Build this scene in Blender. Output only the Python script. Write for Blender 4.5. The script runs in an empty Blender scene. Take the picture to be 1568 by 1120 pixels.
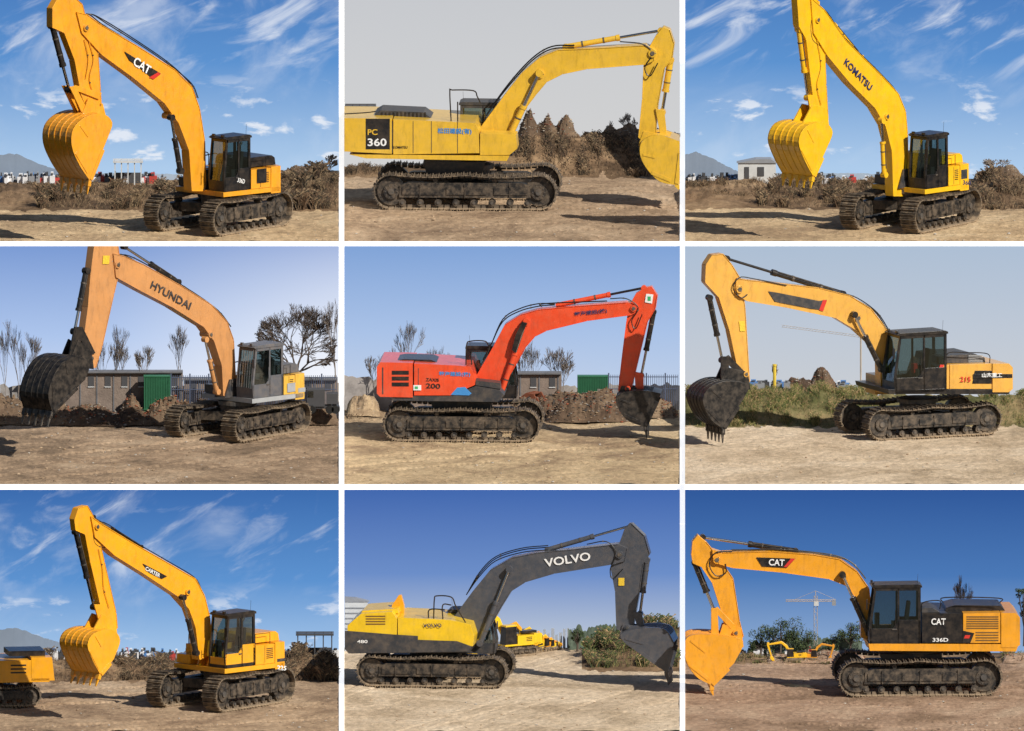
import bpy,bmesh,math,random
from mathutils import Vector,Matrix,noise
random.seed(7)
S=50.0; TH=math.radians(7); sn,cs=math.sin(TH),math.cos(TH)
scene=bpy.context.scene
scene.view_settings.view_transform='Standard'; scene.view_settings.look='None'; scene.view_settings.exposure=0
COL=scene.collection
R=random.random
def U(a,b): return a+(b-a)*R()
# ---------------- materials
def nt(name):
    m=bpy.data.materials.new(name); m.use_nodes=True
    n=m.node_tree; n.nodes.clear(); return m,n
def lk(n,a,b): n.links.new(a,b)
def mat(name,col,rough=.5,metal=0,var=.12,scale=3,bump=0,bscale=20,dust=0,dustcol=(.42,.30,.19),coat=0,zlow=None,stretch=(1,1,1),grime=0):
    m,n=nt(name); N=n.nodes
    o=N.new('ShaderNodeOutputMaterial'); p=N.new('ShaderNodeBsdfPrincipled'); lk(n,p.outputs[0],o.inputs[0])
    tc=N.new('ShaderNodeTexCoord'); mp=N.new('ShaderNodeMapping'); mp.inputs['Scale'].default_value=stretch
    lk(n,tc.outputs['Object'],mp.inputs[0])
    ns=N.new('ShaderNodeTexNoise'); ns.inputs['Scale'].default_value=scale; ns.inputs['Detail'].default_value=8; ns.inputs['Roughness'].default_value=.65
    lk(n,mp.outputs[0],ns.inputs['Vector'])
    rp=N.new('ShaderNodeValToRGB'); rp.color_ramp.elements[0].position=.3; rp.color_ramp.elements[1].position=.7
    rp.color_ramp.elements[0].color=tuple(c*(1-var) for c in col)+(1,)
    rp.color_ramp.elements[1].color=tuple(min(1,c*(1+var)) for c in col)+(1,)
    lk(n,ns.outputs['Fac'],rp.inputs[0]); cout=rp.outputs[0]
    p.inputs['Roughness'].default_value=rough; p.inputs['Metallic'].default_value=metal
    if coat: p.inputs['Coat Weight'].default_value=coat; p.inputs['Coat Roughness'].default_value=.15
    if grime:
        gm=N.new('ShaderNodeMapping'); gm.inputs['Scale'].default_value=(3,3,.8); gm.inputs['Location'].default_value=(5,2,7); lk(n,tc.outputs['Object'],gm.inputs[0])
        gn=N.new('ShaderNodeTexNoise'); gn.inputs['Scale'].default_value=2.2; gn.inputs['Detail'].default_value=12; gn.inputs['Roughness'].default_value=.75; lk(n,gm.outputs[0],gn.inputs['Vector'])
        gr=N.new('ShaderNodeMapRange'); gr.inputs[1].default_value=.5; gr.inputs[2].default_value=.72; gr.inputs[3].default_value=0; gr.inputs[4].default_value=grime; lk(n,gn.outputs['Fac'],gr.inputs[0])
        gx=N.new('ShaderNodeMixRGB'); lk(n,gr.outputs[0],gx.inputs[0]); lk(n,cout,gx.inputs[1]); gx.inputs[2].default_value=(col[0]*.35+.02,col[1]*.35+.015,col[2]*.4+.01,1); cout=gx.outputs[0]
    if dust:
        n2=N.new('ShaderNodeTexNoise'); n2.inputs['Scale'].default_value=5; n2.inputs['Detail'].default_value=10; n2.inputs['Roughness'].default_value=.7
        lk(n,tc.outputs['Object'],n2.inputs['Vector'])
        r2=N.new('ShaderNodeMapRange'); r2.inputs[1].default_value=.42; r2.inputs[2].default_value=.7; r2.inputs[3].default_value=0; r2.inputs[4].default_value=dust
        lk(n,n2.outputs['Fac'],r2.inputs[0]); f=r2.outputs[0]
        if zlow:
            sp=N.new('ShaderNodeSeparateXYZ'); lk(n,tc.outputs['Object'],sp.inputs[0])
            mr=N.new('ShaderNodeMapRange'); mr.inputs[1].default_value=0; mr.inputs[2].default_value=zlow; mr.inputs[3].default_value=.75; mr.inputs[4].default_value=0
            lk(n,sp.outputs['Z'],mr.inputs[0])
            ad=N.new('ShaderNodeMath'); ad.operation='ADD'; ad.use_clamp=True; lk(n,f,ad.inputs[0]); lk(n,mr.outputs[0],ad.inputs[1]); f=ad.outputs[0]
        mx=N.new('ShaderNodeMixRGB'); lk(n,f,mx.inputs[0]); lk(n,cout,mx.inputs[1]); mx.inputs[2].default_value=dustcol+(1,); cout=mx.outputs[0]
        ra=N.new('ShaderNodeMapRange'); ra.inputs[3].default_value=rough; ra.inputs[4].default_value=.9; lk(n,f,ra.inputs[0]); lk(n,ra.outputs[0],p.inputs['Roughness'])
    lk(n,cout,p.inputs['Base Color'])
    if bump:
        n3=N.new('ShaderNodeTexNoise'); n3.inputs['Scale'].default_value=bscale; n3.inputs['Detail'].default_value=8; lk(n,mp.outputs[0],n3.inputs['Vector'])
        b=N.new('ShaderNodeBump'); b.inputs['Strength'].default_value=bump; b.inputs['Distance'].default_value=.05
        lk(n,n3.outputs['Fac'],b.inputs['Height']); lk(n,b.outputs[0],p.inputs['Normal'])
    return m
def paint(name,col,g=.5): return mat(name,col,.33,0,.10,2.0,0.06,2.5,.12,coat=.35,grime=g)
BLK=mat('black_paint',(.010,.010,.012),.32,0,.2,3,dust=.10)
DGR=mat('dark_grey_paint',(.035,.037,.043),.45,0,.15,3,dust=.18)
MGR=mat('mid_grey_paint',(.10,.105,.12),.45,0,.15,3,dust=.2)
RUB=mat('rubber_hose',(.008,.008,.008),.5)
CHR=mat('chrome_rod',(.55,.55,.56),.2,1,.05)
TRK=mat('track_steel_dusty',(.07,.055,.042),.7,.1,.35,8,.3,30,.85,(.38,.28,.18),zlow=.25)
UND=mat('undercarriage_black',(.014,.013,.013),.5,0,.3,5,dust=.55,dustcol=(.26,.19,.125),zlow=.22)
STK=mat('steel_worn',(.10,.095,.09),.5,.5,.3,6,dust=.35)
BKB=mat('bucket_black',(.012,.012,.014),.38,.2,.3,5,dust=.35,dustcol=(.22,.17,.12),grime=.2)
WHT=mat('white_marking',(.8,.8,.8),.5,0,.04)
REDM=mat('red_marking',(.6,.03,.02),.5,0,.04)
GRN=mat('green_marking',(.04,.4,.15),.5,0,.04)
BLU=mat('blue_marking',(.05,.25,.6),.5,0,.04)
DBL=mat('navy_lettering',(.02,.03,.10),.5,0,.04)
YST=mat('yellow_sticker',(.74,.50,.04),.5,0,.3,30)
SEAT=mat('seat_fabric',(.03,.03,.03),.8)
def glass():
    m,n=nt('cab_glass'); N=n.nodes
    o=N.new('ShaderNodeOutputMaterial'); t=N.new('ShaderNodeBsdfTransparent'); t.inputs[0].default_value=(.40,.50,.50,1)
    g=N.new('ShaderNodeBsdfGlossy'); g.inputs['Roughness'].default_value=.03; g.inputs[0].default_value=(.6,.7,.75,1)
    mx=N.new('ShaderNodeMixShader'); mx.inputs[0].default_value=.2
    lk(n,t.outputs[0],mx.inputs[1]); lk(n,g.outputs[0],mx.inputs[2]); lk(n,mx.outputs[0],o.inputs[0]); return m
GLS=glass()
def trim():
    m,n=nt('white_trim_glowing'); N=n.nodes
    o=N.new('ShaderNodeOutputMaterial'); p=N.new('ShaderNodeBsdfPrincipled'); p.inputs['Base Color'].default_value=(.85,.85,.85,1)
    p.inputs['Emission Color'].default_value=(1,1,1,1); p.inputs['Emission Strength'].default_value=.8  # glow added so the strips reach white and shadows on them fade
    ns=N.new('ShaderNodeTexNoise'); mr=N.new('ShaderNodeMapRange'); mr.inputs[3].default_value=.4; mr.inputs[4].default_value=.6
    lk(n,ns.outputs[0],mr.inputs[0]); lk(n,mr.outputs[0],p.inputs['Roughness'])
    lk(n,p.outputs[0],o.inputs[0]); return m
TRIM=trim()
# ---------------- mesh builder
class MB:
    def __init__(s): s.v=[];s.f=[];s.mi=[];s.mats=[]
    def add(s,vs,fs,m):
        if m not in s.mats: s.mats.append(m)
        k=s.mats.index(m); o=len(s.v); s.v+= [tuple(v) for v in vs]
        for f in fs: s.f.append([i+o for i in f]); s.mi.append(k)
    def hexa(s,v8,m):
        s.add(v8,[(0,1,2,3),(7,6,5,4),(0,4,5,1),(1,5,6,2),(2,6,7,3),(3,7,4,0)],m)
    def box(s,x0,x1,y0,y1,z0,z1,m):
        s.hexa([(x0,y0,z0),(x1,y0,z0),(x1,y1,z0),(x0,y1,z0),(x0,y0,z1),(x1,y0,z1),(x1,y1,z1),(x0,y1,z1)],m)
    def obox(s,c,ax,ay,az,m):
        c=Vector(c); s.hexa([c-ax-ay-az,c+ax-ay-az,c+ax+ay-az,c-ax+ay-az,c-ax-ay+az,c+ax-ay+az,c+ax+ay+az,c-ax+ay+az],m)
    def prism(s,pa,pb,m):
        n=len(pa); s.add(list(pa)+list(pb),[tuple(range(n)),tuple(range(2*n-1,n-1,-1))]+[(i,(i+1)%n,(i+1)%n+n,i+n) for i in range(n)],m)
    def tube(s,pts,r,m,n=7,cap=True):
        pts=[Vector(p) for p in pts]; rs=r if isinstance(r,(list,tuple)) else [r]*len(pts)
        vs=[];fs=[]
        d=(pts[1]-pts[0]).normalized(); up=Vector((0,0,1)) if abs(d.z)<.9 else Vector((0,1,0)); u=d.cross(up).normalized()
        for i,p in enumerate(pts):
            if i==0: d=pts[1]-pts[0]
            elif i==len(pts)-1: d=pts[-1]-pts[-2]
            else: d=pts[i+1]-pts[i-1]
            if d.length<1e-6: d=Vector((0,0,1))
            d.normalize(); u=(u-d*u.dot(d))
            if u.length<1e-5: u=d.orthogonal()
            u.normalize(); w=d.cross(u)
            for j in range(n):
                a=2*math.pi*j/n; vs.append(p+(u*math.cos(a)+w*math.sin(a))*rs[i])
        for i in range(len(pts)-1):
            for j in range(n): fs.append((i*n+j,i*n+(j+1)%n,(i+1)*n+(j+1)%n,(i+1)*n+j))
        if cap: fs.append(tuple(range(n))); k=(len(pts)-1)*n; fs.append(tuple(k+n-1-j for j in range(n)))
        s.add(vs,fs,m)
    def obj(s,name,parent=None,bevel=0,smooth=False,recalc=True):
        me=bpy.data.meshes.new(name); me.from_pydata(s.v,[],s.f)
        for m in s.mats: me.materials.append(m)
        me.polygons.foreach_set('material_index',s.mi)
        if recalc:
            bm=bmesh.new(); bm.from_mesh(me); bmesh.ops.recalc_face_normals(bm,faces=bm.faces); bm.to_mesh(me); bm.free()
        if smooth:
            me.polygons.foreach_set('use_smooth',[True]*len(me.polygons))
            try: me.set_sharp_from_angle(angle=math.radians(40))
            except Exception: pass
        ob=bpy.data.objects.new(name,me); COL.objects.link(ob)
        if parent: ob.parent=parent
        if bevel:
            b=ob.modifiers.new('bevel','BEVEL'); b.width=bevel; b.segments=2; b.limit_method='ANGLE'; b.angle_limit=math.radians(50)
        return ob
def empty(name,loc,rz=0):
    e=bpy.data.objects.new(name,None); COL.objects.link(e); e.location=loc; e.rotation_euler=(0,0,rz); e.empty_display_size=.3; return e
# ---------------- cells
class Cell:
    def __init__(s,x0,x1,t,b,D,yf,gx0,gx1):
        s.x0,s.x1,s.t,s.b,s.D,s.yf=x0,x1,t,b,D,yf
        s.zb=((1120-b)/S-yf*sn)/cs; s.yb=yf+D/S/sn; s.gx0,s.gx1=gx0,gx1
    def y(s,d): return s.yf+d/S/sn
    def g(s,px,py): return (px/S,s.y(s.b-py),s.zb)
    def at(s,px,py,d): return Vector((px/S,s.y(d),s.zb+((s.b-py)-d)/S/cs))
    def ztop(s,V): return (V-s.yb*sn)/cs
    def bz(s,px,d):
        if not s.berm: return 0
        top,d0,d1=s.berm
        if d<=d0: return 0
        py=top[-1][1]
        if px<=top[0][0]: py=top[0][1]
        else:
            for (xa,ya),(xb,yb) in zip(top,top[1:]):
                if xa<=px<=xb: py=ya+(yb-ya)*(px-xa)/(xb-xa); break
        py+=7*noise.noise(Vector((px/22,1.3,s.b)))+3*noise.noise(Vector((px/6,d/4,s.b)))
        zc=max(0,((s.b-py)-d1)/S/cs)
        if d<d1:
            t=(d-d0)/(d1-d0); return zc*t*t*(3-2*t)
        return max(0,zc-(d-d1)/S*1.15)
cols=[(0,519,-40,519),(527,1041,527,1041),(1049,1568,1049,1610)]
rows=[(750,1120),(377,742),(0,370)]
Ds={(0,0):105,(0,1):128,(0,2):120,(1,0):102,(1,1):115,(1,2):116,(2,0):96,(2,1):114,(2,2):96}
cells={}
for c in range(3):
    yf=0
    for r in range(3):
        ce=Cell(cols[c][0],cols[c][1],rows[r][0],rows[r][1],Ds[(r,c)],yf,cols[c][2],cols[c][3])
        cells[(r,c)]=ce; ce.berm=None; yf=ce.yb+.02
P1,P2,P3=cells[(2,0)],cells[(2,1)],cells[(2,2)]
P4,P5,P6=cells[(1,0)],cells[(1,1)],cells[(1,2)]
P7,P8,P9=cells[(0,0)],cells[(0,1)],cells[(0,2)]
P1.berm=([(-40,283),(70,285),(150,286),(260,288),(430,286),(470,276),(519,268)],48,76)
P2.berm=([(527,254),(640,256),(760,228),(800,210),(850,211),(900,214),(970,218),(1041,214)],98,107)
P3.berm=([(1049,278),(1130,278),(1200,282),(1400,286),(1490,280),(1610,274)],50,78)
P6.berm=([(1049,602),(1130,596),(1250,596),(1330,604),(1540,606),(1610,600)],88,106)
P7.berm=([(-40,1010),(100,1010),(220,1012),(400,1010),(519,1002)],76,96)
P8.berm=([(527,1005),(885,1005),(910,985),(960,972),(1041,960)],92,118)
P9.berm=([(1049,1003),(1250,1004),(1610,1004)],104,114)
# skies
def skymat(name,top,mid,bot,cl,ang=25,seed=0,low=.0,thr=.52,glow=None):
    m,n=nt(name); N=n.nodes
    o=N.new('ShaderNodeOutputMaterial'); e=N.new('ShaderNodeEmission'); lk(n,e.outputs[0],o.inputs[0])
    tc=N.new('ShaderNodeTexCoord'); sp=N.new('ShaderNodeSeparateXYZ'); lk(n,tc.outputs['Generated'],sp.inputs[0])
    rp=N.new('ShaderNodeValToRGB'); el=rp.color_ramp.elements; el[0].color=bot+(1,); el[0].position=.08; el[1].color=top+(1,); el[1].position=1
    x=el.new(.5); x.color=mid+(1,)
    lk(n,sp.outputs['Z'],rp.inputs[0]); c=rp.outputs[0]
    if glow:
        mr=N.new('ShaderNodeMapRange'); mr.inputs[1].default_value=.3; mr.inputs[2].default_value=1.0; mr.inputs[4].default_value=glow; lk(n,sp.outputs['X'],mr.inputs[0])
        iv=N.new('ShaderNodeMapRange'); iv.inputs[1].default_value=.2; iv.inputs[2].default_value=1; iv.inputs[3].default_value=1; iv.inputs[4].default_value=.25; lk(n,sp.outputs['Z'],iv.inputs[0])
        mu=N.new('ShaderNodeMath'); mu.operation='MULTIPLY'; lk(n,mr.outputs[0],mu.inputs[0]); lk(n,iv.outputs[0],mu.inputs[1])
        mx=N.new('ShaderNodeMixRGB'); lk(n,mu.outputs[0],mx.inputs[0]); lk(n,c,mx.inputs[1]); mx.inputs[2].default_value=(.95,.96,1,1); c=mx.outputs[0]
    def layer(c,scale,stretch,ang,t0,t1,amt,zr,sd,dist=.6):
        mp=N.new('ShaderNodeMapping'); mp.inputs['Scale'].default_value=stretch; mp.inputs['Location'].default_value=(sd*3.7,sd*9.1,sd*1.3)
        rot=N.new('ShaderNodeVectorRotate'); rot.rotation_type='Y_AXIS'; rot.inputs['Angle'].default_value=math.radians(ang)
        lk(n,tc.outputs['Object'],rot.inputs['Vector']); lk(n,rot.outputs[0],mp.inputs[0])
        a=N.new('ShaderNodeTexNoise'); a.inputs['Scale'].default_value=scale; a.inputs['Detail'].default_value=9; a.inputs['Roughness'].default_value=.58; a.inputs['Distortion'].default_value=dist
        lk(n,mp.outputs[0],a.inputs['Vector'])
        mr=N.new('ShaderNodeMapRange'); mr.interpolation_type='SMOOTHSTEP'; mr.inputs[1].default_value=t0; mr.inputs[2].default_value=t1; mr.inputs[4].default_value=amt; lk(n,a.outputs['Fac'],mr.inputs[0])
        z=N.new('ShaderNodeMapRange'); z.interpolation_type='SMOOTHSTEP'; z.inputs[1].default_value=zr[0]; z.inputs[2].default_value=zr[1]; z.inputs[3].default_value=zr[2]; z.inputs[4].default_value=zr[3]; lk(n,sp.outputs['Z'],z.inputs[0])
        mu=N.new('ShaderNodeMath'); mu.operation='MULTIPLY'; lk(n,mr.outputs[0],mu.inputs[0]); lk(n,z.outputs[0],mu.inputs[1])
        mx=N.new('ShaderNodeMixRGB'); lk(n,mu.outputs[0],mx.inputs[0]); lk(n,c,mx.inputs[1]); mx.inputs[2].default_value=(.82,.86,.93,1); return mx.outputs[0]
    if cl:
        c=layer(c,1.1,(.28,1,1),ang,thr,thr+.25,cl,(.35,.6,.0,1),seed)
        c=layer(c,.45,(.6,1,1),ang,.5,.75,cl*.6,(.3,.6,.3,1),seed+3)
    if low:
        c=layer(c,.9,(.6,1,1.5),0,.56,.66,low,(.28,.5,1,.0),seed+5,.2)
    lk(n,c,e.inputs[0]); return m
B1=((.045,.15,.44),(.11,.29,.63),(.42,.60,.83))
SK={P1:skymat('sky_p1',*B1,.75,22,1,.85,.50),P3:skymat('sky_p3',*B1,.8,28,6,.9,.49),
P7:skymat('sky_p7',(.045,.15,.43),(.11,.29,.63),(.38,.57,.82),.65,30,11,.8,.52),
P2:skymat('sky_p2',(.54,.56,.60),(.60,.61,.63),(.64,.64,.64),0),
P4:skymat('sky_p4',(.20,.33,.66),(.42,.56,.84),(.68,.74,.87),0,glow=.98),
P5:skymat('sky_p5',(.22,.37,.68),(.40,.54,.80),(.56,.65,.80),0),
P6:skymat('sky_p6',(.42,.52,.66),(.52,.58,.67),(.60,.62,.65),0),
P8:skymat('sky_p8',(.055,.14,.43),(.15,.27,.58),(.50,.57,.68),0),
P9:skymat('sky_p9',(.03,.10,.33),(.07,.19,.47),(.26,.40,.64),0)}
def quad(name,pts,m):
    b=MB(); o=Vector(pts[0]); b.add([Vector(p)-o for p in pts],[(0,1,2,3)],m); ob=b.obj(name,recalc=False); ob.location=o; return ob
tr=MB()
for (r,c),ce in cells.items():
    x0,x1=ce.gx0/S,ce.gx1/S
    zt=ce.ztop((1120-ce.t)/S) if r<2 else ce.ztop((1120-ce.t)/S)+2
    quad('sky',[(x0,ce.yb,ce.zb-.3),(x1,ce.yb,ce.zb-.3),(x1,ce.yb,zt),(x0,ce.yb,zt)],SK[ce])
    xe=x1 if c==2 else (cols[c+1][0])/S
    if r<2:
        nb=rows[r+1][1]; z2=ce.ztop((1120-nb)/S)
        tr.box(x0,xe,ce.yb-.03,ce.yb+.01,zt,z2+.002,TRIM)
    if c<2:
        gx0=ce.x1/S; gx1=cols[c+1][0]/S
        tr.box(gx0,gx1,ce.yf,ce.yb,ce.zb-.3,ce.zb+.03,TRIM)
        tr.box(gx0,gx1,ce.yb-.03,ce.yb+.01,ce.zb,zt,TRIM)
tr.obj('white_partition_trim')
# ground
def groundmat(name,c1,c2,c3,fs=11):
    m,n=nt(name); N=n.nodes
    o=N.new('ShaderNodeOutputMaterial'); p=N.new('ShaderNodeBsdfPrincipled'); p.inputs['Roughness'].default_value=.95; p.inputs['Specular IOR Level'].default_value=.1; lk(n,p.outputs[0],o.inputs[0])
    tc=N.new('ShaderNodeTexCoord'); mp=N.new('ShaderNodeMapping'); mp.inputs['Scale'].default_value=(.45,.32,1); lk(n,tc.outputs['Object'],mp.inputs[0])
    a=N.new('ShaderNodeTexNoise'); a.inputs['Scale'].default_value=.9; a.inputs['Detail'].default_value=12; a.inputs['Roughness'].default_value=.68; a.inputs['Distortion'].default_value=.5; lk(n,mp.outputs[0],a.inputs['Vector'])
    rp=N.new('ShaderNodeValToRGB'); el=rp.color_ramp.elements; el[0].position=.38; el[0].color=c2+(1,); el[1].position=.52; el[1].color=c1+(1,); x=el.new(.68); x.color=c3+(1,)
    lk(n,a.outputs['Fac'],rp.inputs[0])
    f=N.new('ShaderNodeTexNoise'); f.inputs['Scale'].default_value=fs; f.inputs['Detail'].default_value=9; f.inputs['Roughness'].default_value=.75; lk(n,mp.outputs[0],f.inputs['Vector'])
    mr=N.new('ShaderNodeMapRange'); mr.inputs[1].default_value=.32; mr.inputs[2].default_value=.68; mr.inputs[3].default_value=.62; mr.inputs[4].default_value=1.25; lk(n,f.outputs['Fac'],mr.inputs[0])
    mx=N.new('ShaderNodeMixRGB'); mx.blend_type='MULTIPLY'; mx.inputs[0].default_value=1; lk(n,rp.outputs[0],mx.inputs[1]); lk(n,mr.outputs[0],mx.inputs[2])
    lk(n,mx.outputs[0],p.inputs['Base Color'])
    b=N.new('ShaderNodeBump'); b.inputs['Strength'].default_value=.8; b.inputs['Distance'].default_value=.07; lk(n,f.outputs['Fac'],b.inputs['Height'])
    lk(n,b.outputs[0],p.inputs['Normal']); return m
SAND=groundmat('sandy_dirt',(.58,.42,.25),(.38,.265,.16),(.68,.52,.33))
SAN5=groundmat('sandy_yard_dirt',(.54,.40,.24),(.32,.225,.14),(.64,.49,.31))
BRN=groundmat('brown_dirt',(.44,.31,.20),(.27,.185,.12),(.54,.40,.27))
BRN4=groundmat('brown_yard_dirt',(.37,.26,.17),(.21,.15,.10),(.50,.37,.25))
PALE=groundmat('pale_dirt',(.64,.50,.35),(.46,.35,.235),(.75,.61,.45))
RED=groundmat('reddish_dirt',(.42,.28,.19),(.26,.17,.11),(.50,.36,.25))
SOIL=groundmat('bank_soil',(.24,.155,.09),(.10,.065,.04),(.42,.29,.17),7)
HEAP=groundmat('heap_soil',(.17,.115,.075),(.075,.05,.035),(.28,.20,.13),9)
GSOIL=groundmat('grassy_soil',(.20,.17,.08),(.09,.09,.035),(.40,.28,.15),7)
GM={P1:SAND,P2:BRN,P3:SAND,P4:BRN4,P5:SAN5,P6:PALE,P7:BRN,P8:PALE,P9:RED}
RUT={P4:(1.0,.9),P5:(1.0,.6),P1:(.5,-.35),P7:(1.1,.5),P9:(.9,-.3),P2:(.9,.15),P6:(.4,.3),P3:(.4,-.3),P8:(.5,2.5)}
def gz(ce,px,d):
    x=px/S; y=ce.y(d)-ce.yf
    z=.045*noise.noise(Vector((x*.7,y*.3,ce.b)))+.03*noise.noise(Vector((x*1.6,y*2.2,ce.b)))+.016*noise.noise(Vector((x*5,y*4.5,ce.b)))
    amt,sl=RUT[ce]
    q=(y-x*sl)*1.0+.25*noise.noise(Vector((x*.4,y*.3,7.7)))
    fr=(q*.55)%1.0
    msk=max(0,noise.noise(Vector((q*.35,x*.12,ce.b+3)))+.15)*2.2
    if fr<.3: z-=.055*amt*min(1,msk)*math.sin(fr/.3*math.pi)*(1+.45*math.sin(x*34 if sl<2 else y*20))
    fade=1 if d<ce.D-6 else max(0,(ce.D-d)/6)
    return ce.bz(px,d)+z*fade
for ce in cells.values():
    nx=250;ny=240
    vs=[];fs=[];mi=[]
    for j in range(ny+1):
        d=ce.D*j/ny
        for i in range(nx+1):
            px=ce.gx0+(ce.gx1-ce.gx0)*i/nx
            vs.append((px/S,ce.y(d),ce.zb+gz(ce,px,d)))
    for j in range(ny):
        for i in range(nx):
            k=j*(nx+1)+i; fs.append((k,k+1,k+nx+2,k+nx+1))
            d=ce.D*(j+.5)/ny; px=ce.gx0+(ce.gx1-ce.gx0)*(i+.5)/nx
            mi.append(1 if (ce.berm and d>ce.berm[1]+4*noise.noise(Vector((px/15,3,ce.b))) and (ce is not P8 or px>890) ) else 0)
    me=bpy.data.meshes.new('ground'); me.from_pydata(vs,[],fs); me.materials.append(GM[ce]); me.materials.append(GSOIL if ce is P6 else SOIL)
    me.polygons.foreach_set('material_index',mi); me.polygons.foreach_set('use_smooth',[True]*len(fs))
    ob=bpy.data.objects.new('ground',me); COL.objects.link(ob)
# clods
CL=[mat('clod_a',(.45,.33,.22),.95,var=.3,scale=9),mat('clod_b',(.30,.21,.13),.95,var=.3,scale=9),mat('stone_grey',(.42,.38,.33),.9,var=.25,scale=9)]
def stone(b,c,r,m,flat=.6):
    vs=[];q=U(0,6)
    for (t,zz) in ((.55,-.5),(1,.05),(.7,.7)):
        for j in range(6):
            a=q+j*math.pi/3; rr=r*t*U(.75,1.2); vs.append((c[0]+rr*math.cos(a),c[1]+rr*math.sin(a),c[2]+r*flat*zz*U(.8,1.2)))
    fs=[tuple(range(6)),tuple(range(17,11,-1))]
    for k in (0,6):
        for j in range(6): fs.append((k+j,k+(j+1)%6,k+6+(j+1)%6,k+6+j))
    b.add(vs,fs,m)
for ce,nn in ((P1,200),(P2,400),(P3,200),(P4,600),(P5,600),(P6,220),(P7,500),(P8,300),(P9,500)):
    b=MB()
    for i in range(nn):
        px=U(ce.x0+4,ce.x1-4); d=(R()**1.2)*(ce.berm[1] if ce.berm else ce.D-4); r=.01+.05*R()**5
        stone(b,(px/S,ce.y(d),ce.zb+gz(ce,px,d)+r*.2),r,random.choice(CL))
    b.obj('dirt_clods')
# scrub
def bm(n,c): return mat(n,c,.9,0,.35,2)
DRY=[bm('dry_brush_a',(.17,.105,.06)),bm('dry_brush_b',(.085,.055,.035)),bm('dry_brush_c',(.27,.19,.11)),bm('dry_brush_d',(.05,.04,.025))]
GRS=[bm('grass_a',(.13,.15,.04)),bm('grass_b',(.27,.24,.09)),bm('grass_c',(.40,.27,.14)),bm('grass_d',(.07,.10,.03))]
LEAF=[bm('leaf_a',(.05,.085,.03)),bm('leaf_b',(.03,.05,.02)),bm('leaf_c',(.10,.12,.05))]
def scrub(ce,x0,x1,d0,d1,hpx,n,mats,name='dry_scrub',clus=14,w=.012):
    b=MB()
    cl=[(U(x0,x1),U(d0,d1),U(.4,1.2)) for _ in range(clus)]
    for i in range(n):
        if R()<.78:
            c=random.choice(cl); px=random.gauss(c[0],(x1-x0)/clus*.5); d=random.gauss(c[1],1.2); hh=c[2]
        else: px=U(x0,x1); d=U(d0,d1); hh=.4
        px=min(max(px,x0),x1); d=min(max(d,d0),ce.D-.5)
        if px<ce.gx0 or px>ce.gx1: continue
        h=hpx/S*hh*U(.35,1.0); x=px/S;y=ce.y(d);z=ce.zb+gz(ce,px,d)-.02
        lx=U(-.55,.55)*h; ly=U(-.3,.3)*h
        if (x+lx)*S>ce.x1-1 and ce.x1<1500: lx=-abs(lx)
        if (x+lx)*S<ce.x0+1 and ce.x0>10: lx=abs(lx)
        a=U(0,3.1); dx=w*math.cos(a);dy=w*math.sin(a); mm=random.choice(mats)
        mx_,my_,mz=x+lx*.4,y+ly*.4,z+h*.6
        b.add([(x-dx,y-dy,z),(x+dx,y+dy,z),(mx_+dx*.8,my_+dy,mz),(x+lx,y+ly,z+h),(mx_-dx*.8,my_-dy,mz)],[(0,1,2,3,4)],mm)
        for q in range(2):
            t=U(.4,.9); bx,by,bz_=x+lx*t*.8,y+ly*t*.8,z+h*t; L=h*U(.15,.35); sx=random.choice((-1,1))
            b.add([(bx,by,bz_),(bx+sx*L,by+U(-.1,.1)*L,bz_+L*.6),(bx+sx*L*.7,by,bz_+L*.75)],[(0,1,2)],mm)
    b.obj(name,recalc=False)
scrub(P1,60,290,50,82,22,9000,DRY,clus=34,w=.009); scrub(P1,-40,80,60,84,8,1200,DRY,clus=10,w=.008); scrub(P1,425,516,50,86,26,5000,DRY,clus=14,w=.009)
scrub(P3,1160,1390,52,84,20,8000,DRY,clus=32,w=.009); scrub(P3,1052,1180,62,84,9,1800,DRY,clus=12,w=.008); scrub(P3,1485,1610,50,86,24,5000,DRY,clus=14,w=.009)
scrub(P7,36,300,78,99,18,7000,DRY,clus=34,w=.009); scrub(P7,420,516,76,99,24,4500,DRY,clus=12,w=.009)
scrub(P2,790,1038,99,110,15,9000,DRY,clus=34,w=.009); scrub(P2,530,600,99,110,9,1500,DRY,clus=8,w=.008)
scrub(P6,1052,1350,89,110,13,11000,GRS,'grass',40,w=.008); scrub(P6,1500,1610,89,110,12,4000,GRS,'grass',16,w=.008)
scrub(P8,900,1038,96,122,20,7000,GRS+DRY[:2]+LEAF,'scrub',22,w=.009)
scrub(P9,1052,1270,104,114,9,2500,GRS+DRY,'scrub',20,w=.008)
scrub(P9,1535,1610,104,114,10,900,GRS+DRY,'scrub',6)
scrub(P4,0,516,88,97,9,1500,DRY,clus=24,w=.007); scrub(P5,532,1036,98,108,9,1500,DRY,clus=24,w=.007)
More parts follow.
